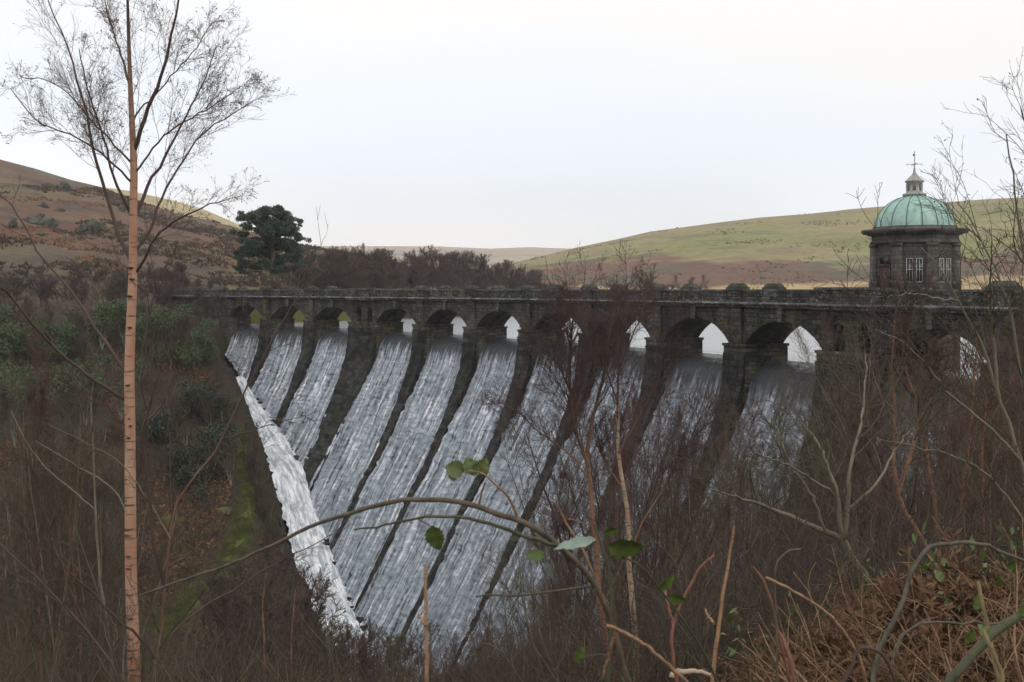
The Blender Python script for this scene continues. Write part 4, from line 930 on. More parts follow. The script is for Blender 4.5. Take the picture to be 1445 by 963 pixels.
# ---- rocks
def rock(label, u, v, Y, w, h, mat, seed, z=None, group=None, name='rock_outcrop'):
    r = np.random.default_rng(seed); c = at(u, v, Y); px = Y / F
    import bmesh
    bm = bmesh.new(); nb = 1 if h < 10 or name == 'boulder' else 7
    for q in range(nb):
        ox, oy, oz = (0, 0, 0) if nb == 1 else (r.normal(0, .27) * w * px, r.normal(0, .2) * w * px, r.normal(-.1, .22) * h * px)
        k = 1 if nb == 1 else r.uniform(.3, .6); vs = [bm.verts.new((ox + a_[0] * w * px * .5 * k, oy + a_[1] * w * px * .45 * k, oz + a_[2] * h * px * .5 * min(1, k * 1.5))) for a_ in norm(r.normal(0, 1, (16, 3))) * r.uniform(.75, 1.1, (16, 1))]
        bmesh.ops.convex_hull(bm, input=vs)
    loose = [v_ for v_ in bm.verts if not v_.link_faces]; bmesh.ops.delete(bm, geom=loose, context='VERTS')
    me = bpy.data.meshes.new(name); bm.to_mesh(me); bm.free(); me.materials.append(mat); o = bpy.data.objects.new(name, me); COL.objects.link(o)
    o.location = c; return tag(o, label, 'rock', group)
rocks = [(57, 312, 262, 62, 28, 'largest grey crag on the rusty hillside, left of the birch'), (24, 318, 258, 22, 22, 'grey crag left of the largest crag on the rusty hillside'), (128, 325, 258, 46, 26, 'broad grey crag between the largest crag and the birch trunk'),
         (85, 297, 272, 16, 8, 'small pale boulder above the largest crag'), (62, 291, 272, 18, 10, 'small dark outcrop just above the largest crag'), (82, 263, 322, 40, 14, 'long low outcrop high on the rusty hillside near the skyline'),
         (165, 288, 308, 28, 14, 'grey outcrop just left of the birch trunk'), (200, 300, 300, 22, 10, 'small outcrop just right of the birch trunk'), (275, 322, 300, 26, 10, 'low outcrop on the hillside left of the pine'), (58, 330, 250, 20, 9, 'low outcrop below the largest crag')]
def hill_hit(u, v):
    from mathutils import Vector
    o_ = bpy.data.objects['hill']; dr = Vector(at(u, v, 1.0) - np.array([0, 0, E])).normalized()
    okk, loc, _, _ = o_.ray_cast(Vector((0, 0, E)), dr); return loc.y if okk else None
bpy.context.view_layer.update()
for k, (u, v, Y, w, h, lab) in enumerate(rocks):
    y = hill_hit(u, v + h * .2); rock(lab, u, v, (y or Y) + .6, w, h, M_ROCK, 500 + k)
for k, (u, v, w, h, lab, mt_) in enumerate([(243, 733, 34, 20, 'mossy yellow-green boulder on the bracken under the rhododendrons', M_MOSS), (318, 722, 30, 14, 'mossy boulder on the bracken beside the grass strip', M_MOSS), (331, 806, 16, 14, 'pale stone at the edge of the grass strip, upper one', M_COPE), (321, 820, 14, 11, 'pale stone at the edge of the grass strip, lower one', M_COPE), (341, 794, 10, 8, 'smallest pale stone at the edge of the grass strip', M_COPE)]):
    p = hit(u, v); rock(lab, u, v, p[1], w, h, mt_, 530 + k, name='boulder')

# ------------------------------------------------------------------ plants close to the viewpoint
def poly3(pts, Y, dy=None):
    """picture polyline -> 3D, with its own depth along the way"""
    n = len(pts); dy = np.zeros(n) if dy is None else np.interp(np.linspace(0, 1, n), np.linspace(0, 1, len(dy)), dy)
    return np.array([at(u, v, Y + d) for (u, v), d in zip(pts, dy)])
class Plant:
    def __init__(s, name, label, cat, base, seed):
        s.base = np.array(base); s.o = empty(name, tuple(base), label, cat); s.r = np.random.default_rng(seed); s.lines = []
    def stem(s, pts, r0, r1, n=16, k=6, wob=.0):
        P_ = resample(pts, n) - s.base
        if wob: P_[1:-1] += s.r.normal(0, wob, (n - 2, 3))
        return P_, np.linspace(r0, r1, n)
    def part(s, name, lines, mat, k=6):
        b = Bag()
        for P_, R_ in lines: b.tubes(P_, R_, k)
        return b.build(name, mat, s.o, True)
def twigs_on(pl, lines, per, l, twr, per2=6, up=.1, ang=(.35, .8), tmin=.25, L2=(.35, .7)):
    n = 10; r = pl.r; Pm = np.array([resample(P_, n) for P_, _ in lines]); Rm = np.array([np.linspace(R_[0], R_[-1], n) for _, R_ in lines])
    p, d, ll, rd = spawn(r, Pm, Rm, per, tmin, ang, l, .5, taper=.45)
    A, RA_ = grow(r, p, d, ll, np.clip(rd, twr * 1.2, twr * 2.4), 8, .12, up, .4)
    p, d, ll, rd = spawn(r, A, RA_, per2, .15, (.4, .9), L2, .6, taper=.35)
    B_, RB = grow(r, p, d, ll, np.full(len(p), twr), 5, .16, up * .6, .6)
    p, d, ll, rd = spawn(r, B_, RB, per2 * .55, .3, (.4, .9), (.3, .7), .6, taper=.3)
    C_, RC = grow(r, p, d, ll, np.full(len(p), twr * .85), 4, .16, .04, .7)
    return (A, RA_), (B_, RB), (C_, RC)
def buds(C_, RC, r, frac, size):
    e = C_[r.random(len(C_)) < frac][:, -1]; n = len(e); a = norm(r.normal(0, 1, (n, 3)) + [0, 0, -.4]); b_ = norm(np.cross(a, r.normal(0, 1, (n, 3)))); s = size * r.uniform(.6, 1.4, n)[:, None]
    return np.stack([e, e + a * s * .5 + b_ * s * .22, e + a * s, e + a * s * .5 - b_ * s * .22], 1).reshape(-1, 3), np.arange(4 * n).reshape(n, 4)
# A: the tall orange birch
YB = 12.0
pl = Plant('birch_tree', 'tall birch with smooth orange trunk and open airy crown, nearest the viewpoint', 'tree', at(193, 1120, YB), 7)
tr = pl.stem(poly3([(193, 1130), (190, 1000), (188, 900), (185.5, 840), (184, 720), (183.5, 600), (182.5, 530), (185, 450), (187.5, 390), (188, 300), (189, 235), (187, 190), (184, 125), (181.5, 50), (180, 0), (179, -60)], YB), .088, .012, 40)
tr = (tr[0], np.interp(np.linspace(0, 1, 40), [0, .25, .55, .75, .85, 1], [.082, .070, .058, .043, .028, .009]))
b = Bag(); b.tubes(*tr, 12); trunk_o = b.build('trunk', M_BIRCH, pl.o, True)
LIMBS = [
 ([(190, 212), (200, 180), (210, 150), (224, 120), (240, 60), (252, 0), (258, -50)], .030, .008, (0, -.15, -.5)),
 ([(184, 125), (170, 75), (155, 30), (145, -10)], .015, .006, (0, .2, .4)),
 ([(186, 371), (172, 338), (158, 303), (148, 267), (136, 229), (129, 200), (122, 155), (110, 115), (95, 65), (75, 20), (62, -20)], .024, .006, (0, .3, .7)),
 ([(184, 300), (170, 272), (160, 248), (150, 207), (135, 160), (120, 112), (112, 70)], .018, .006, (0, -.3, -.6)),
 ([(186, 231), (167, 212), (150, 192), (125, 165), (95, 130), (60, 112), (32, 110)], .014, .005, (0, .3, .6)),
 ([(189, 307), (200, 286), (210, 260), (227, 233), (242, 203), (270, 150), (292, 105), (305, 65)], .024, .006, (0, .3, .6)),
 ([(193, 384), (205, 362), (217, 338), (248, 312), (275, 298), (299, 288), (325, 280)], .018, .005, (0, -.3, -.7)),
 ([(191, 355), (208, 331), (222, 295), (234, 267), (251, 238), (270, 210), (290, 185), (330, 160), (358, 142)], .020, .005, (0, .4, .8)),
 ([(190, 245), (205, 225), (228, 195), (262, 172), (300, 150), (340, 122)], .013, .005, (0, -.2, -.4)),
 ([(188, 260), (170, 240), (140, 215), (100, 190), (60, 175), (15, 125)], .014, .005, (0, -.3, -.7)),
 ([(188, 170), (200, 150), (215, 140), (240, 110), (275, 70), (300, 30)], .012, .005, (0, .3, .5)),
 ([(179, 565), (150, 547), (118, 524), (87, 500), (62, 475), (37, 447), (12, 415), (0, 406), (-30, 385)], .022, .008, (0, -.4, -1.2)),
 ([(177, 525), (159, 497), (137, 468), (118, 437), (105, 418), (84, 391), (52, 353), (38, 324), (12, 286), (-10, 270)], .020, .007, (0, .3, .8)),
 ([(184, 610), (165, 590), (150, 572), (130, 566), (105, 558)], .010, .004, (0, -.3)),
 ([(186, 415), (176, 385), (165, 362), (160, 345)], .009, .004, (0, .2)),
 ([(186, 520), (196, 500), (206, 470), (212, 430), (232, 380), (250, 345)], .011, .005, (0, .2, .4))]
lims = [pl.stem(poly3(p_, YB, dy), a_, c_, 18, wob=.006) for p_, a_, c_, dy in LIMBS]
pl.part('limbs', lims, M_DARKB, 6)
(A_, RA2), (B2, RB2), (C2, RC2) = twigs_on(pl, lims[:11] + [(tr[0][24:], tr[1][24:] * .3)], 15, (.2, .42), .0017, 9, .06, L2=(.3, .8))
b = Bag(); b.tubes(A_, RA2, 4); b.tubes(B2, RB2, 3); b.tubes(C2, RC2, 3); b.add(*buds(C2, RC2, pl.r, .35, .026)); b.add(*buds(B2, RB2, pl.r, .4, .022)); b.build('twigs', M_TWX, pl.o)
(A_, RA2), (B2, RB2), (C2, RC2) = twigs_on(pl, lims[11:], 5, (.2, .4), .002, 4, .05)
b = Bag(); b.tubes(A_, RA2, 4); b.tubes(B2, RB2, 3); b.build('twigs', M_TWD, pl.o)
kn = Bag()
for (u, v, w) in ((183, 543, 6), (187, 600, 5), (184, 617, 6), (186, 462, 6), (186, 378, 9), (189, 394, 8), (185, 418, 9), (184, 783, 7), (184, 800, 6), (186, 870, 9), (187, 925, 9), (185, 590, 3)):
    c = at(u, v, YB) - pl.base; c[1] -= .066 if v < 700 else .078; kn.lathe([(0, -.012), (w * .0045, -.006), (w * .005, .003), (0, .011)], c, 8)
kn.build('knots', M_DARKB, trunk_o, True)
# B: dark sapling right of it
YS = 10.0
pl = Plant('sapling', 'dark many-branched sapling just right of the tall orange birch', 'tree', at(210, 1150, YS), 8)
st = [([(208, 1160), (212, 960), (226, 905), (232, 840), (236, 800), (240, 760), (246, 720), (268, 680), (290, 655), (312, 620), (338, 570), (352, 540), (385, 480), (405, 440), (430, 405), (460, 380)], .022, .004, (0, 0, .5, 1.2), M_SAP),
      ([(233, 830), (226, 800), (216, 765), (212, 720), (206, 665), (201, 625), (203, 600), (212, 575), (213, 540), (206, 500), (208, 460), (216, 420), (219, 390)], .022, .006, (0, -.3, -.5), M_DARKB),
      ([(238, 790), (242, 740), (241, 690), (240, 640), (238, 590)], .012, .004, (0, .3), M_DARKB), ([(203, 598), (225, 575), (240, 545), (243, 520), (225, 480)], .011, .004, (0, .2), M_DARKB),
      ([(220, 930), (190, 893), (160, 870), (130, 835), (100, 810), (75, 775), (55, 720), (40, 650), (20, 600)], .014, .004, (0, -.6, -1), M_DARKB),
      ([(222, 922), (250, 888), (290, 855), (335, 830), (381, 800), (430, 775), (476, 752)], .013, .004, (0, .5, 1), M_DARKB),
      ([(238, 800), (262, 785), (290, 765), (315, 728), (335, 700)], .010, .004, (0, .4), M_DARKB), ([(312, 620), (350, 610), (400, 595), (440, 585)], .007, .003, (0, .3), M_DARKB),
      ([(240, 760), (205, 700), (170, 655), (150, 640), (120, 625), (70, 600)], .009, .003, (0, -.4), M_GREYB)]
for k, (p_, a_, c_, dy, mt_) in enumerate(st):
    pl.part('trunk' if k == 0 else 'limb', [pl.stem(poly3(p_, YS, dy), a_, c_, 22, wob=.006)], mt_, 7)
ln = [pl.stem(poly3(p_, YS, dy), a_, c_, 18) for p_, a_, c_, dy, _ in st]
(A_, RA2), (B2, RB2), (C2, RC2) = twigs_on(pl, ln, 8, (.14, .34), .0028, 4, .06); b = Bag(); b.tubes(A_, RA2, 4); b.tubes(B2, RB2, 3); b.tubes(C2, RC2, 3); b.build('twigs', M_TWD, pl.o)
# C: other slim stems at the left edge
for k, (lab, Y_, mt_, stems_) in enumerate([
    ('dark sapling leaning in from the lower left corner', 6.5, M_DARKB, [([(60, 1150), (170, 965), (100, 865), (50, 815), (0, 770), (-40, 730)], .012, .005), ([(130, 900), (90, 860), (40, 820), (0, 800)], .006, .003), ([(190, 1000), (140, 930), (118, 875), (92, 815), (80, 740)], .008, .003)]),
    ('slim rust-barked sapling left of the tall orange birch, low down', 15, M_BIRCHO, [([(118, 1100), (112, 900), (104, 820), (98, 740), (100, 660), (96, 600)], .035, .012), ([(104, 830), (80, 780), (60, 700)], .012, .005)]),
    ('slim grey sapling with a pale crooked branch, left of the tall birch', 14, M_GREYB, [([(150, 1100), (160, 960), (140, 800), (134, 720), (132, 640), (128, 560)], .028, .01), ([(180, 728), (160, 690), (140, 676), (112, 660), (80, 640), (50, 622)], .014, .006), ([(134, 720), (100, 690), (60, 655), (35, 620), (15, 580)], .012, .005)]),
    ('slim orange-barked sapling below the foot of the white water', 16, M_BIRCHO, [([(372, 1050), (373, 920), (371, 855), (376, 800)], .03, .012), ([(412, 1000), (411, 905), (417, 830)], .018, .008)])]):
    pl = Plant('sapling', lab, 'tree', at(*stems_[0][0][0], Y_), 700 + k); ln = []
    for q, (p_, a_, c_) in enumerate(stems_):
        l_ = pl.stem(poly3(p_, Y_, (0, pl.r.normal(0, .3))), a_, c_, 18, wob=.004); ln.append(l_); pl.part('trunk' if q == 0 else 'limb', [l_], mt_, 7)
    (A_, RA2), (B2, RB2), (C2, RC2) = twigs_on(pl, ln, 10, (.2, .45), .0003 * Y_, 4, .08); b = Bag(); b.tubes(A_, RA2, 4); b.tubes(B2, RB2, 3); b.tubes(C2, RC2, 3); b.build('twigs', (M_TWD, M_TWR, M_TWG, M_TWR)[k], pl.o)
# D: the pair of birches in the middle
for k, (lab, Y_, stems_) in enumerate([
    ('birch with forked orange trunk in the middle, left one of the pair', 13.0, [([(872, 1080), (866, 962), (852, 886), (844, 828), (844, 794), (838, 744), (833.5, 698), (831, 665), (827, 645), (810, 604), (806, 556), (804, 516), (806, 480), (808, 450), (811, 425)], .058, .008),
        ([(829, 650), (831, 622), (836, 595), (844, 562), (852, 530), (858, 490), (864, 455), (869, 425)], .03, .006), ([(832, 680), (812, 650), (790, 630), (760, 610), (735, 585), (700, 565)], .014, .005), ([(806, 556), (790, 520), (770, 495), (745, 470)], .012, .004), ([(838, 744), (815, 735), (790, 745)], .01, .004)]),
    ('birch with pale peeling lower bark in the middle, right one of the pair', 13.6, [([(902, 1080), (899, 962), (898, 916), (892, 853), (888, 794), (886, 740), (880, 685), (873, 644), (872, 602), (872, 560), (874, 510), (878, 465), (882, 430), (886, 400)], .055, .007),
        ([(873, 640), (890, 610), (905, 585), (925, 545), (940, 500), (952, 455)], .018, .006), ([(880, 690), (858, 660), (845, 625), (838, 590)], .014, .005), ([(888, 790), (905, 740), (930, 700), (950, 660), (975, 620), (990, 585)], .014, .005), ([(872, 570), (858, 530), (842, 490), (830, 450)], .012, .004), ([(874, 520), (890, 480), (906, 440), (915, 400)], .012, .004)])]):
    pl = Plant('birch_tree', lab, 'tree', at(*stems_[0][0][0], Y_), 720 + k); ln = []
    for q, (p_, a_, c_) in enumerate(stems_):
        l_ = pl.stem(poly3(p_, Y_, (0, 0, pl.r.normal(0, .5))), a_, c_, 24, wob=.006); ln.append(l_); pl.part('trunk' if q == 0 else 'limb', [l_], (M_BIRCHP if k else M_BIRCHO) if q == 0 else M_BIRCHO, 9)
    up_ = [(a[len(a) // 2:], c[len(c) // 2:]) for a, c in ln[:1]] + ln[1:]
    (A_, RA2), (B2, RB2), (C2, RC2) = twigs_on(pl, up_, 30, (.18, .45), .0022, 9, .07); b = Bag(); b.tubes(A_, RA2, 4); b.tubes(B2, RB2, 3); b.tubes(C2, RC2, 3); b.build('twigs', M_TWP, pl.o)
# F: willow with grey-green limbs; G: shrubs at the right edge; H: rust birches on the right
for k, (name, lab, Y_, mb, mt_, tw, stems_, per, ll) in enumerate([
    ('willow_tree', 'leaning willow with grey-green limbs rising from the bracken on the right', 8.0, M_GREYB, M_TWG, .0024, [([(1262, 960), (1250, 878), (1222, 815), (1202, 790), (1190, 762)], .042, .03), ([(1190, 762), (1165, 750), (1130, 735), (1100, 722), (1072, 712), (1040, 703), (1000, 690)], .022, .005),
        ([(1189, 760), (1184, 720), (1180, 690), (1170, 660), (1150, 620), (1125, 590)], .02, .005), ([(1192, 758), (1196, 720), (1200, 660), (1212, 610), (1220, 560), (1222, 500)], .018, .005), ([(1180, 700), (1150, 680), (1110, 655), (1060, 640)], .013, .004), ([(1196, 720), (1230, 690), (1260, 640), (1290, 600)], .013, .004), ([(1165, 750), (1140, 690), (1120, 660), (1090, 600)], .012, .004)], 13, (.3, .55)),
    ('birch_tree', 'rust-barked birch standing right of the middle, left of the willow twigs at the edge', 12.0, M_BIRCHO, M_TWP, .004, [([(1320, 900), (1309, 778), (1292, 748), (1267, 698), (1261, 644), (1263, 585), (1258, 520), (1262, 460), (1268, 420)], .045, .008), ([(1267, 698), (1285, 640), (1296, 580), (1284, 540), (1272, 480), (1270, 440)], .028, .008), ([(1263, 585), (1240, 550), (1225, 500)], .014, .005), ([(1296, 600), (1310, 560), (1320, 500)], .014, .005)], 15, (.3, .55)),
    ('birch_tree', 'twin-stemmed rust birch behind the arching bramble on the right', 12.5, M_BIRCHO, M_TWR, .004, [([(1340, 900), (1325, 780), (1318, 700), (1308, 640), (1302, 580), (1300, 520)], .035, .008), ([(1330, 830), (1350, 740), (1362, 660), (1372, 590), (1375, 520), (1380, 470)], .03, .008), ([(1390, 880), (1388, 760), (1386, 640), (1392, 560)], .03, .01)], 14, (.25, .5)),
    ('hazel_shrub', 'tall olive-brown shrub filling the right edge of the photo, tips against the sky', 7.0, M_GREYB, M_TWB, .0019, [([(1500, 960), (1470, 780), (1440, 650), (1410, 560), (1385, 490), (1352, 425), (1330, 385), (1300, 350)], .024, .004), ([(1480, 850), (1460, 640), (1440, 520), (1420, 420), (1395, 360), (1370, 310), (1350, 285)], .020, .004),
        ([(1500, 800), (1480, 600), (1470, 480), (1450, 380), (1435, 300), (1428, 240), (1420, 190)], .020, .004), ([(1470, 780), (1420, 700), (1380, 660), (1330, 640), (1290, 630), (1240, 620)], .014, .004), ([(1440, 650), (1390, 600), (1340, 555), (1310, 520), (1270, 480), (1235, 465)], .013, .003), ([(1410, 560), (1400, 470), (1398, 400), (1400, 340)], .012, .003), ([(1500, 700), (1470, 560), (1455, 470), (1448, 420)], .014, .004), ([(1352, 425), (1320, 420), (1290, 415), (1250, 420)], .008, .003), ([(1490, 560), (1470, 400), (1455, 280), (1450, 200), (1440, 150)], .014, .003)], 11, (.2, .42))]):
    pl = Plant(name, lab, 'tree' if k < 3 else 'shrub', at(*stems_[0][0][0], Y_), 740 + k); ln = []
    for q, (p_, a_, c_) in enumerate(stems_):
        l_ = pl.stem(poly3(p_, Y_, (0, pl.r.normal(0, .3), pl.r.normal(0, .6)) if q else (0, 0)), a_, c_, 22, wob=.005)
        ln.append(l_); pl.part('trunk' if q == 0 else 'limb', [l_], mb, 8)
    (A_, RA2), (B2, RB2), (C2, RC2) = twigs_on(pl, ln, per, ll, tw, 5, .07); b = Bag(); b.tubes(A_, RA2, 4); b.tubes(B2, RB2, 3); b.tubes(C2, RC2, 3); b.add(*buds(C2, RC2, pl.r, .2, .02)); b.build('twigs', mt_, pl.o)

# ---- brambles and dead stalks right in front
def leaf_mesh(w, l, bend, r):
    n, m_ = 15, 5; t = np.linspace(0, 1, n); hw = w / 2 * np.sin(pi * t ** .8) ** .8 * (1 + .10 * np.sign(np.sin(t * 44))); hw[0] = hw[-1] = .001
    s = np.linspace(-1, 1, m_); T_, S_ = np.meshgrid(t, s, indexing='ij')
    V = np.stack([S_ * hw[:, None], T_ * l, -bend * l * T_**2 + .25 * np.abs(S_) * hw[:, None] + .03 * l * np.sin(T_ * 18) * S_**2], -1)
    return V.reshape(-1, 3), grid_faces(n, m_)
def leaf(pl, u, v, Y, wpx, lpx, roll, facing, mat, bend=.15, label=None):
    """leaf hanging from (u, v): roll turns its long axis in the view plane (0 = up), facing tilts its blade"""
    from mathutils import Matrix, Euler
    px = Y / F; V, f = leaf_mesh(wpx * px, lpx * px, bend, pl.r)
    Rm = np.array(Matrix.Rotation(roll, 3, 'Y') @ Matrix.Rotation(radians(90), 3, 'X') @ Matrix.Rotation(facing, 3, 'Y'))
    o = mesh('leaf', V @ Rm.T + (at(u, v, Y) - pl.base), f, mat, pl.o, smooth=True)
    if label: o['label'] = label
    return o
YR = 2.15
pl = Plant('bramble', 'arching bramble stem curving across the middle with a few green leaves', 'bramble', at(905, 1100, YR + .2), 800)
pl.part('stem', [pl.stem(poly3([(910, 1110), (880, 940), (852, 850), (820, 800), (786, 768), (740, 738), (700, 722), (650, 709), (620, 705), (560, 707), (510, 720), (455, 737), (400, 762), (330, 795), (260, 818), (195, 842)], YR, (.2, 0, .1, .4)), .0085, .003, 44, wob=.0012)], M_BST, 8)
pl.part('side_stem', [pl.stem(poly3([(786, 770), (750, 760), (700, 742), (660, 732), (615, 729), (570, 735), (540, 742), (500, 748)], YR, (0, -.1, .1)), .0045, .0022, 24, wob=.001)], M_GST, 6)
pl.part('side_stem', [pl.stem(poly3([(730, 728), (716, 700), (700, 685), (680, 668), (660, 664)], YR, (0, -.1)), .0035, .0015, 14)], M_TAN, 5)
pl.part('side_stem', [pl.stem(poly3([(676, 711), (680, 695), (684, 682)], YR, (0, -.03)), .003, .002, 8)], M_TAN, 5)
pl.part('side_stem', [pl.stem(poly3([(838, 827), (780, 835), (730, 841), (690, 840), (672, 842)], YR + .1, (0, .1)), .0036, .002, 14)], M_GST, 5)
for p_ in ([(590, 733), (600, 738), (608, 743)], [(786, 769), (778, 778), (770, 788)], [(672, 668), (664, 668), (655, 667)]): pl.part('leaf_stalk', [pl.stem(poly3(p_, YR), .0015, .001, 6)], M_GST, 5)
pl.part('thorns', [(np.array([p_, p_ + np.array([.004, -.002, .006])]), np.array([.0012, .0002])) for p_ in resample(poly3([(852, 850), (786, 768), (700, 722), (620, 705), (510, 720), (400, 762)], YR, (0, .1, .3)), 30) - pl.base], M_TAN, 4)
for a in [(655, 666, 26, 28, -1.3, .3, M_LG), (668, 672, 20, 22, .1, -.5, M_LG), (666, 668, 22, 24, -.3, .4, M_LG), (674, 668, 24, 24, .6, .2, M_LG), (646, 672, 14, 14, -1.6, .2, M_LG), (610, 742, 28, 38, 2.9, .2, M_LG), (770, 788, 16, 34, 2.9, .9, M_LS), (768, 786, 18, 26, -1.4, .5, M_LG)]:
    leaf(pl, a[0], a[1], YR, a[2], a[3], a[4], a[5], a[6])
pl = Plant('bramble', 'upright green bramble stem with a pale upturned leaf', 'bramble', at(856, 1150, 2.0), 801)
pl.part('stem', [pl.stem(poly3([(858, 1160), (858, 960), (862, 880), (862, 820), (845, 758), (838, 740)], 2.0), .0055, .003, 24)], M_GST, 7)
pl.part('side_stem', [pl.stem(poly3([(838, 812), (822, 775), (800, 740), (786, 712)], 2.1), .003, .0014, 12)], M_TAN, 5)
pl.part('side_stem', [pl.stem(poly3([(880, 786), (905, 800), (930, 830), (960, 870), (990, 915), (1010, 960), (1020, 1050)], 2.0, (0, .2)), .002, .0035, 16)], M_GST, 6)
leaf(pl, 841, 762, 2.0, 19, 60, -1.75, .9, M_LS, .05, 'pale silvery leaf underside'); leaf(pl, 858, 770, 2.0, 38, 52, 1.75, .5, M_LG, .2); leaf(pl, 852, 752, 2.0, 14, 22, 1.4, .5, M_LG)
pl.part('leaf_stalk', [pl.stem(poly3([(859, 925), (840, 924), (822, 930), (812, 937)], 2.0), .0016, .001, 8)], M_GST, 5)
leaf(pl, 930, 832, 2.0, 20, 30, .9, .5, M_LG); leaf(pl, 944, 842, 2.0, 18, 26, 1.9, .4, M_LG); leaf(pl, 812, 936, 2.0, 18, 24, .5, .4, M_LG)
pl = Plant('bramble', 'bramble hoop arching low over the bracken at the lower right', 'bramble', at(1228, 1000, 3.2), 802)
pl.part('stem', [pl.stem(poly3([(1225, 1010), (1240, 920), (1272, 850), (1290, 800), (1310, 775), (1345, 767), (1380, 768), (1420, 782), (1460, 800), (1500, 830)], 3.2, (0, .2, .4)), .009, .005, 30, wob=.003)], M_HOOP, 8)
pl.part('side_stem', [pl.stem(poly3([(1260, 930), (1280, 890), (1310, 880), (1370, 880), (1445, 874), (1500, 872)], 3.3, (0, .2)), .005, .0035, 18, wob=.003)], M_HOOP, 6)
leaf(pl, 1375, 860, 3.2, 20, 24, .4, .4, M_LG); leaf(pl, 1360, 905, 3.2, 20, 24, .9, .4, M_LG); leaf(pl, 1330, 820, 3.2, 15, 18, -.6, .4, M_LG); leaf(pl, 1420, 800, 3.2, 15, 18, 1.2, .4, M_LG)
pl = Plant('bramble', 'thickest mossy green bramble stem slanting in from the lower right corner', 'bramble', at(1330, 1020, 2.6), 803)
pl.part('stem', [pl.stem(poly3([(1310, 1040), (1345, 958), (1380, 915), (1420, 882), (1460, 850), (1520, 800)], 2.6, (0, .2)), .0135, .010, 22, wob=.003)], M_GST, 9)
leaf(pl, 1395, 900, 2.6, 18, 22, -.6, .4, M_LG); leaf(pl, 1440, 870, 2.6, 17, 20, .3, .4, M_LG)
STK = [('straight tan broken stalk standing at the bottom centre', M_TAN, 2.5, [([(602, 1100), (602, 963), (601.5, 880), (600.5, 840), (600, 797)], .0075, .005), ([(601, 884), (596, 876), (590, 866)], .004, .003)]),
       ('tallest leaning tan stalk, right of the middle birches', M_TAN, 2.6, [([(980, 1150), (1005, 963), (1012, 900), (1022, 830), (1030, 780), (1036, 742)], .0095, .004), ([(1008, 880), (1000, 870), (995, 860)], .004, .003)]),
       ('pale tan broken cane slanting down to the lower right from the green bramble', M_TAN, 1.9, [([(855, 883), (880, 892), (915, 915), (945, 940), (975, 968), (1010, 1010)], .0038, .0045), ([(870, 890), (862, 915), (850, 960)], .004, .003)]),
       ('rust-red stalk with a kinked top, left of the tallest tan stalk', M_RED, 2.3, [([(952, 1100), (955, 963), (948, 915), (950, 885), (972, 830), (990, 800), (1008, 784)], .0065, .0035), ([(950, 886), (942, 850), (938, 832)], .004, .003)]),
       ('slanting rust-red stalk between the tallest tan stalk and the willow', M_RED, 3.0, [([(1140, 1060), (1100, 900), (1088, 850), (1075, 815), (1062, 800)], .006, .004)]),
       ('curved grey stalk hooked over at the top, left of the willow trunk', M_BST, 3.0, [([(1098, 1050), (1096, 900), (1094, 830), (1098, 790), (1110, 778), (1130, 775)], .006, .003)]),
       ('orange stalk lying slantwise on the bracken under the hooked grey stalk', M_TAN, 2.8, [([(1080, 815), (1120, 835), (1160, 860), (1190, 890), (1215, 935), (1225, 980)], .005, .005)]),
       ('rust-red stalk standing out of the bracken at the bottom, left of the orange one', M_RED, 2.7, [([(1128, 1020), (1118, 945), (1108, 910), (1100, 893)], .008, .005)]),
       ('pale straw cane standing at the right edge above the thick green stem', M_GRS, 2.9, [([(1430, 1020), (1405, 940), (1395, 890), (1385, 845), (1380, 820)], .009, .006)]),
       ('pale straw cane leaning against the thick green stem in the corner', M_GRS, 2.5, [([(1400, 1030), (1415, 960), (1392, 900), (1388, 890)], .009, .006)]),
       ('dark twisted root-like stalk in the bracken at the bottom right', M_DARKB, 2.8, [([(1180, 980), (1205, 935), (1210, 918), (1240, 920), (1262, 960), (1270, 1010)], .006, .006)])]
for k, (lab, mt_, Y_, st_) in enumerate(STK):
    pl = Plant('dead_stalk', lab, 'stalk', at(*st_[0][0][0], Y_), 820 + k)
    for q, (p_, a_, c_) in enumerate(st_): pl.part('cane' if q == 0 else 'side_shoot', [pl.stem(poly3(p_, Y_, (0, .05)), a_ * .85, c_ * .85, 22, wob=.0011)], mt_, 7)
pl = Plant('fallen_log', 'short pale fallen log lying at the bottom edge', 'log', at(1000, 955, 5.0), 840)
pl.part('wood', [pl.stem(poly3([(945, 952), (970, 947), (990, 948), (1008, 954)], 5.0), .015, .008, 12, wob=.005)], M_BIRCHP, 9)
# bracken litter on the near right slope
def fronds(name, r, n, fx, mat, L=(.25, .6)):
    x, y = fx(r, n); z = ground_z(x, y); N = len(x)
    P0 = np.stack([x, y, z + r.uniform(0, .28, N) * r.random(N)], 1); D0 = np.stack([r.normal(0, 1, N), r.normal(0, 1, N), r.uniform(.0, 1.3, N)], 1)
    P1, R1 = grow(r, P0, D0, r.uniform(*L, N), np.full(N, .003), 8, .14, -.14, .4)
    b = Bag(); b.tubes(P1, R1, 3)
    p, d, l, rd = spawn(r, P1, R1, 26, .2, (.8, 1.4), (.12, .28), .6, taper=.75)
    a = norm(d + r.normal(0, .25, d.shape)); bb = norm(np.cross(a, r.normal(0, 1, a.shape))); s = np.maximum(l, .02)[:, None]
    V = np.stack([p, p + a * s * .5 + bb * s * .09, p + a * s + [0, 0, -.01], p + a * s * .5 - bb * s * .09], 1).reshape(-1, 3); b.add(V, np.arange(len(V)).reshape(-1, 4))
    o = b.build(name, mat); o['kind'] = 'stuff'; return o
def near_right(r, n):
    y = r.uniform(2.6, 9.5, n); u = np.clip(r.normal(1290, 190, n), 930, 1620); return (u - CX) / F * y, y
fronds('dead_bracken', np.random.default_rng(901), 4200, near_right, M_BRK, (.18, .45))
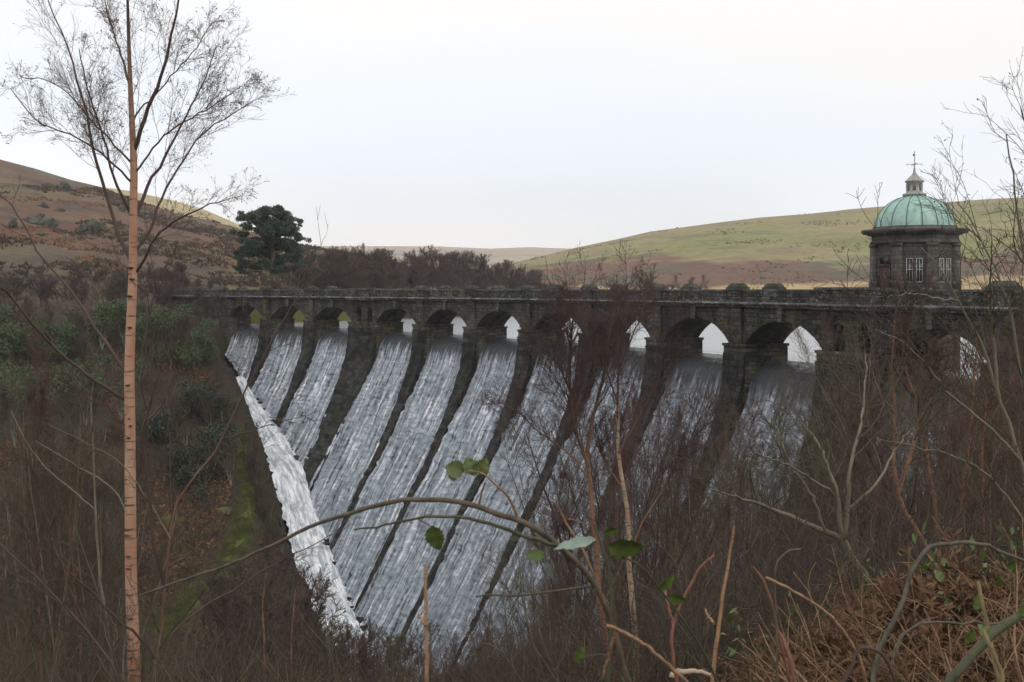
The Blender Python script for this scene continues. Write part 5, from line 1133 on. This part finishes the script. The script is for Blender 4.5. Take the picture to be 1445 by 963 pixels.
def heap(r, n):
    c = at(1325, 875, 5.2); return c[0] + r.normal(0, .55, n), c[1] + r.normal(0, .4, n)
r = np.random.default_rng(902); N = 900; hx, hy = heap(r, N); c = at(1325, 875, 5.2)
hz = ground_z(hx, hy) + .42 * np.exp(-((hx - c[0]) / .6) ** 2 - ((hy - c[1]) / .5) ** 2) * r.random(N) ** .4
P1, R1 = grow(r, np.stack([hx, hy, hz], 1), np.stack([r.normal(0, 1, N), r.normal(0, 1, N), r.uniform(-.4, .8, N)], 1), r.uniform(.2, .5, N), np.full(N, .003), 8, .16, -.16, .4)
b = Bag(); b.tubes(P1, R1, 3); p, d, l, rd = spawn(r, P1, R1, 18, .1, (.8, 1.4), (.2, .4), .6, taper=.6); a = norm(d); bb = norm(np.cross(a, r.normal(0, 1, a.shape))); s = np.maximum(l, .04)[:, None]
V = np.stack([p, p + a * s * .5 + bb * s * .09, p + a * s, p + a * s * .5 - bb * s * .09], 1).reshape(-1, 3); b.add(V, np.arange(len(V)).reshape(-1, 4)); o = b.build('dead_bracken', M_BRK); o['kind'] = 'stuff'
stems_stuff('dead_grass', np.random.default_rng(905), 900, (1040, 1560), (3.2, 7.0), (.15, .55), M_GRS, .0022, None, .9, 2)
stems_stuff('dead_grass', np.random.default_rng(906), 260, (1100, 1560), (3.0, 6.0), (.3, .8), M_TAN, .0028, None, .8, 1)
# short turf of the grass strip
r = np.random.default_rng(907); n = 60000; k_ = r.integers(0, len(strip) - 1, n); t_ = r.random(n)[:, None]; q = strip[k_] * (1 - t_) + strip[k_ + 1] * t_ + r.normal(0, .75, (n, 2)); z = ground_z(q[:, 0], q[:, 1])
keep = fbm(q[:, 0] / 1.1, q[:, 1] / 1.1, 3, 6) > .30; q, z = q[keep], z[keep]; n = len(q); P0 = np.column_stack([q, z - .02]); a = norm(np.column_stack([r.normal(0, .5, (n, 2)), np.ones(n)])); bb = norm(np.cross(a, r.normal(0, 1, (n, 3)))); h_ = r.uniform(.08, .32, n)[:, None]
o = mesh('grass', np.stack([P0 - bb * .03, P0 + bb * .03, P0 + a * h_ + r.normal(0, .04, (n, 3))], 1).reshape(-1, 3), np.arange(3 * n).reshape(n, 3), m_leaf('turf', (.06, .075, .014), (.135, .15, .04), .9, .9)); o['kind'] = 'stuff'
# small green leaves of brambles and ferns in the undergrowth
r = np.random.default_rng(903); n = 700; y = r.uniform(4, 9, n); u = r.uniform(780, 1500, n); x = (u - CX) / F * y; z = ground_z(x, y) + r.uniform(.05, .7, n)
b = Bag(); b.add(*leaf_cloud(r, np.stack([x, y, z], 1)[r.integers(0, 90, 60)], np.full(60, .16), 420, .06)); o = b.build('bramble_leaves', M_LG); o['kind'] = 'stuff'

# ------------------------------------------------------------------ damp air
hz_ = bpy.data.materials.new('damp_air'); hz_.use_nodes = True; t = hz_.node_tree; t.nodes.clear()
vo = t.nodes.new('ShaderNodeVolumePrincipled'); vo.inputs['Color'].default_value = (.99, .99, 1, 1); vo.inputs['Density'].default_value = .00017; vo.inputs['Anisotropy'].default_value = .0
oo = t.nodes.new('ShaderNodeOutputMaterial'); t.links.new(vo.outputs[0], oo.inputs['Volume'])
b = Bag(); b.box((400, 2020, 165), (3600, 4240, 420)); o = b.build('haze', hz_); o['kind'] = 'stuff'
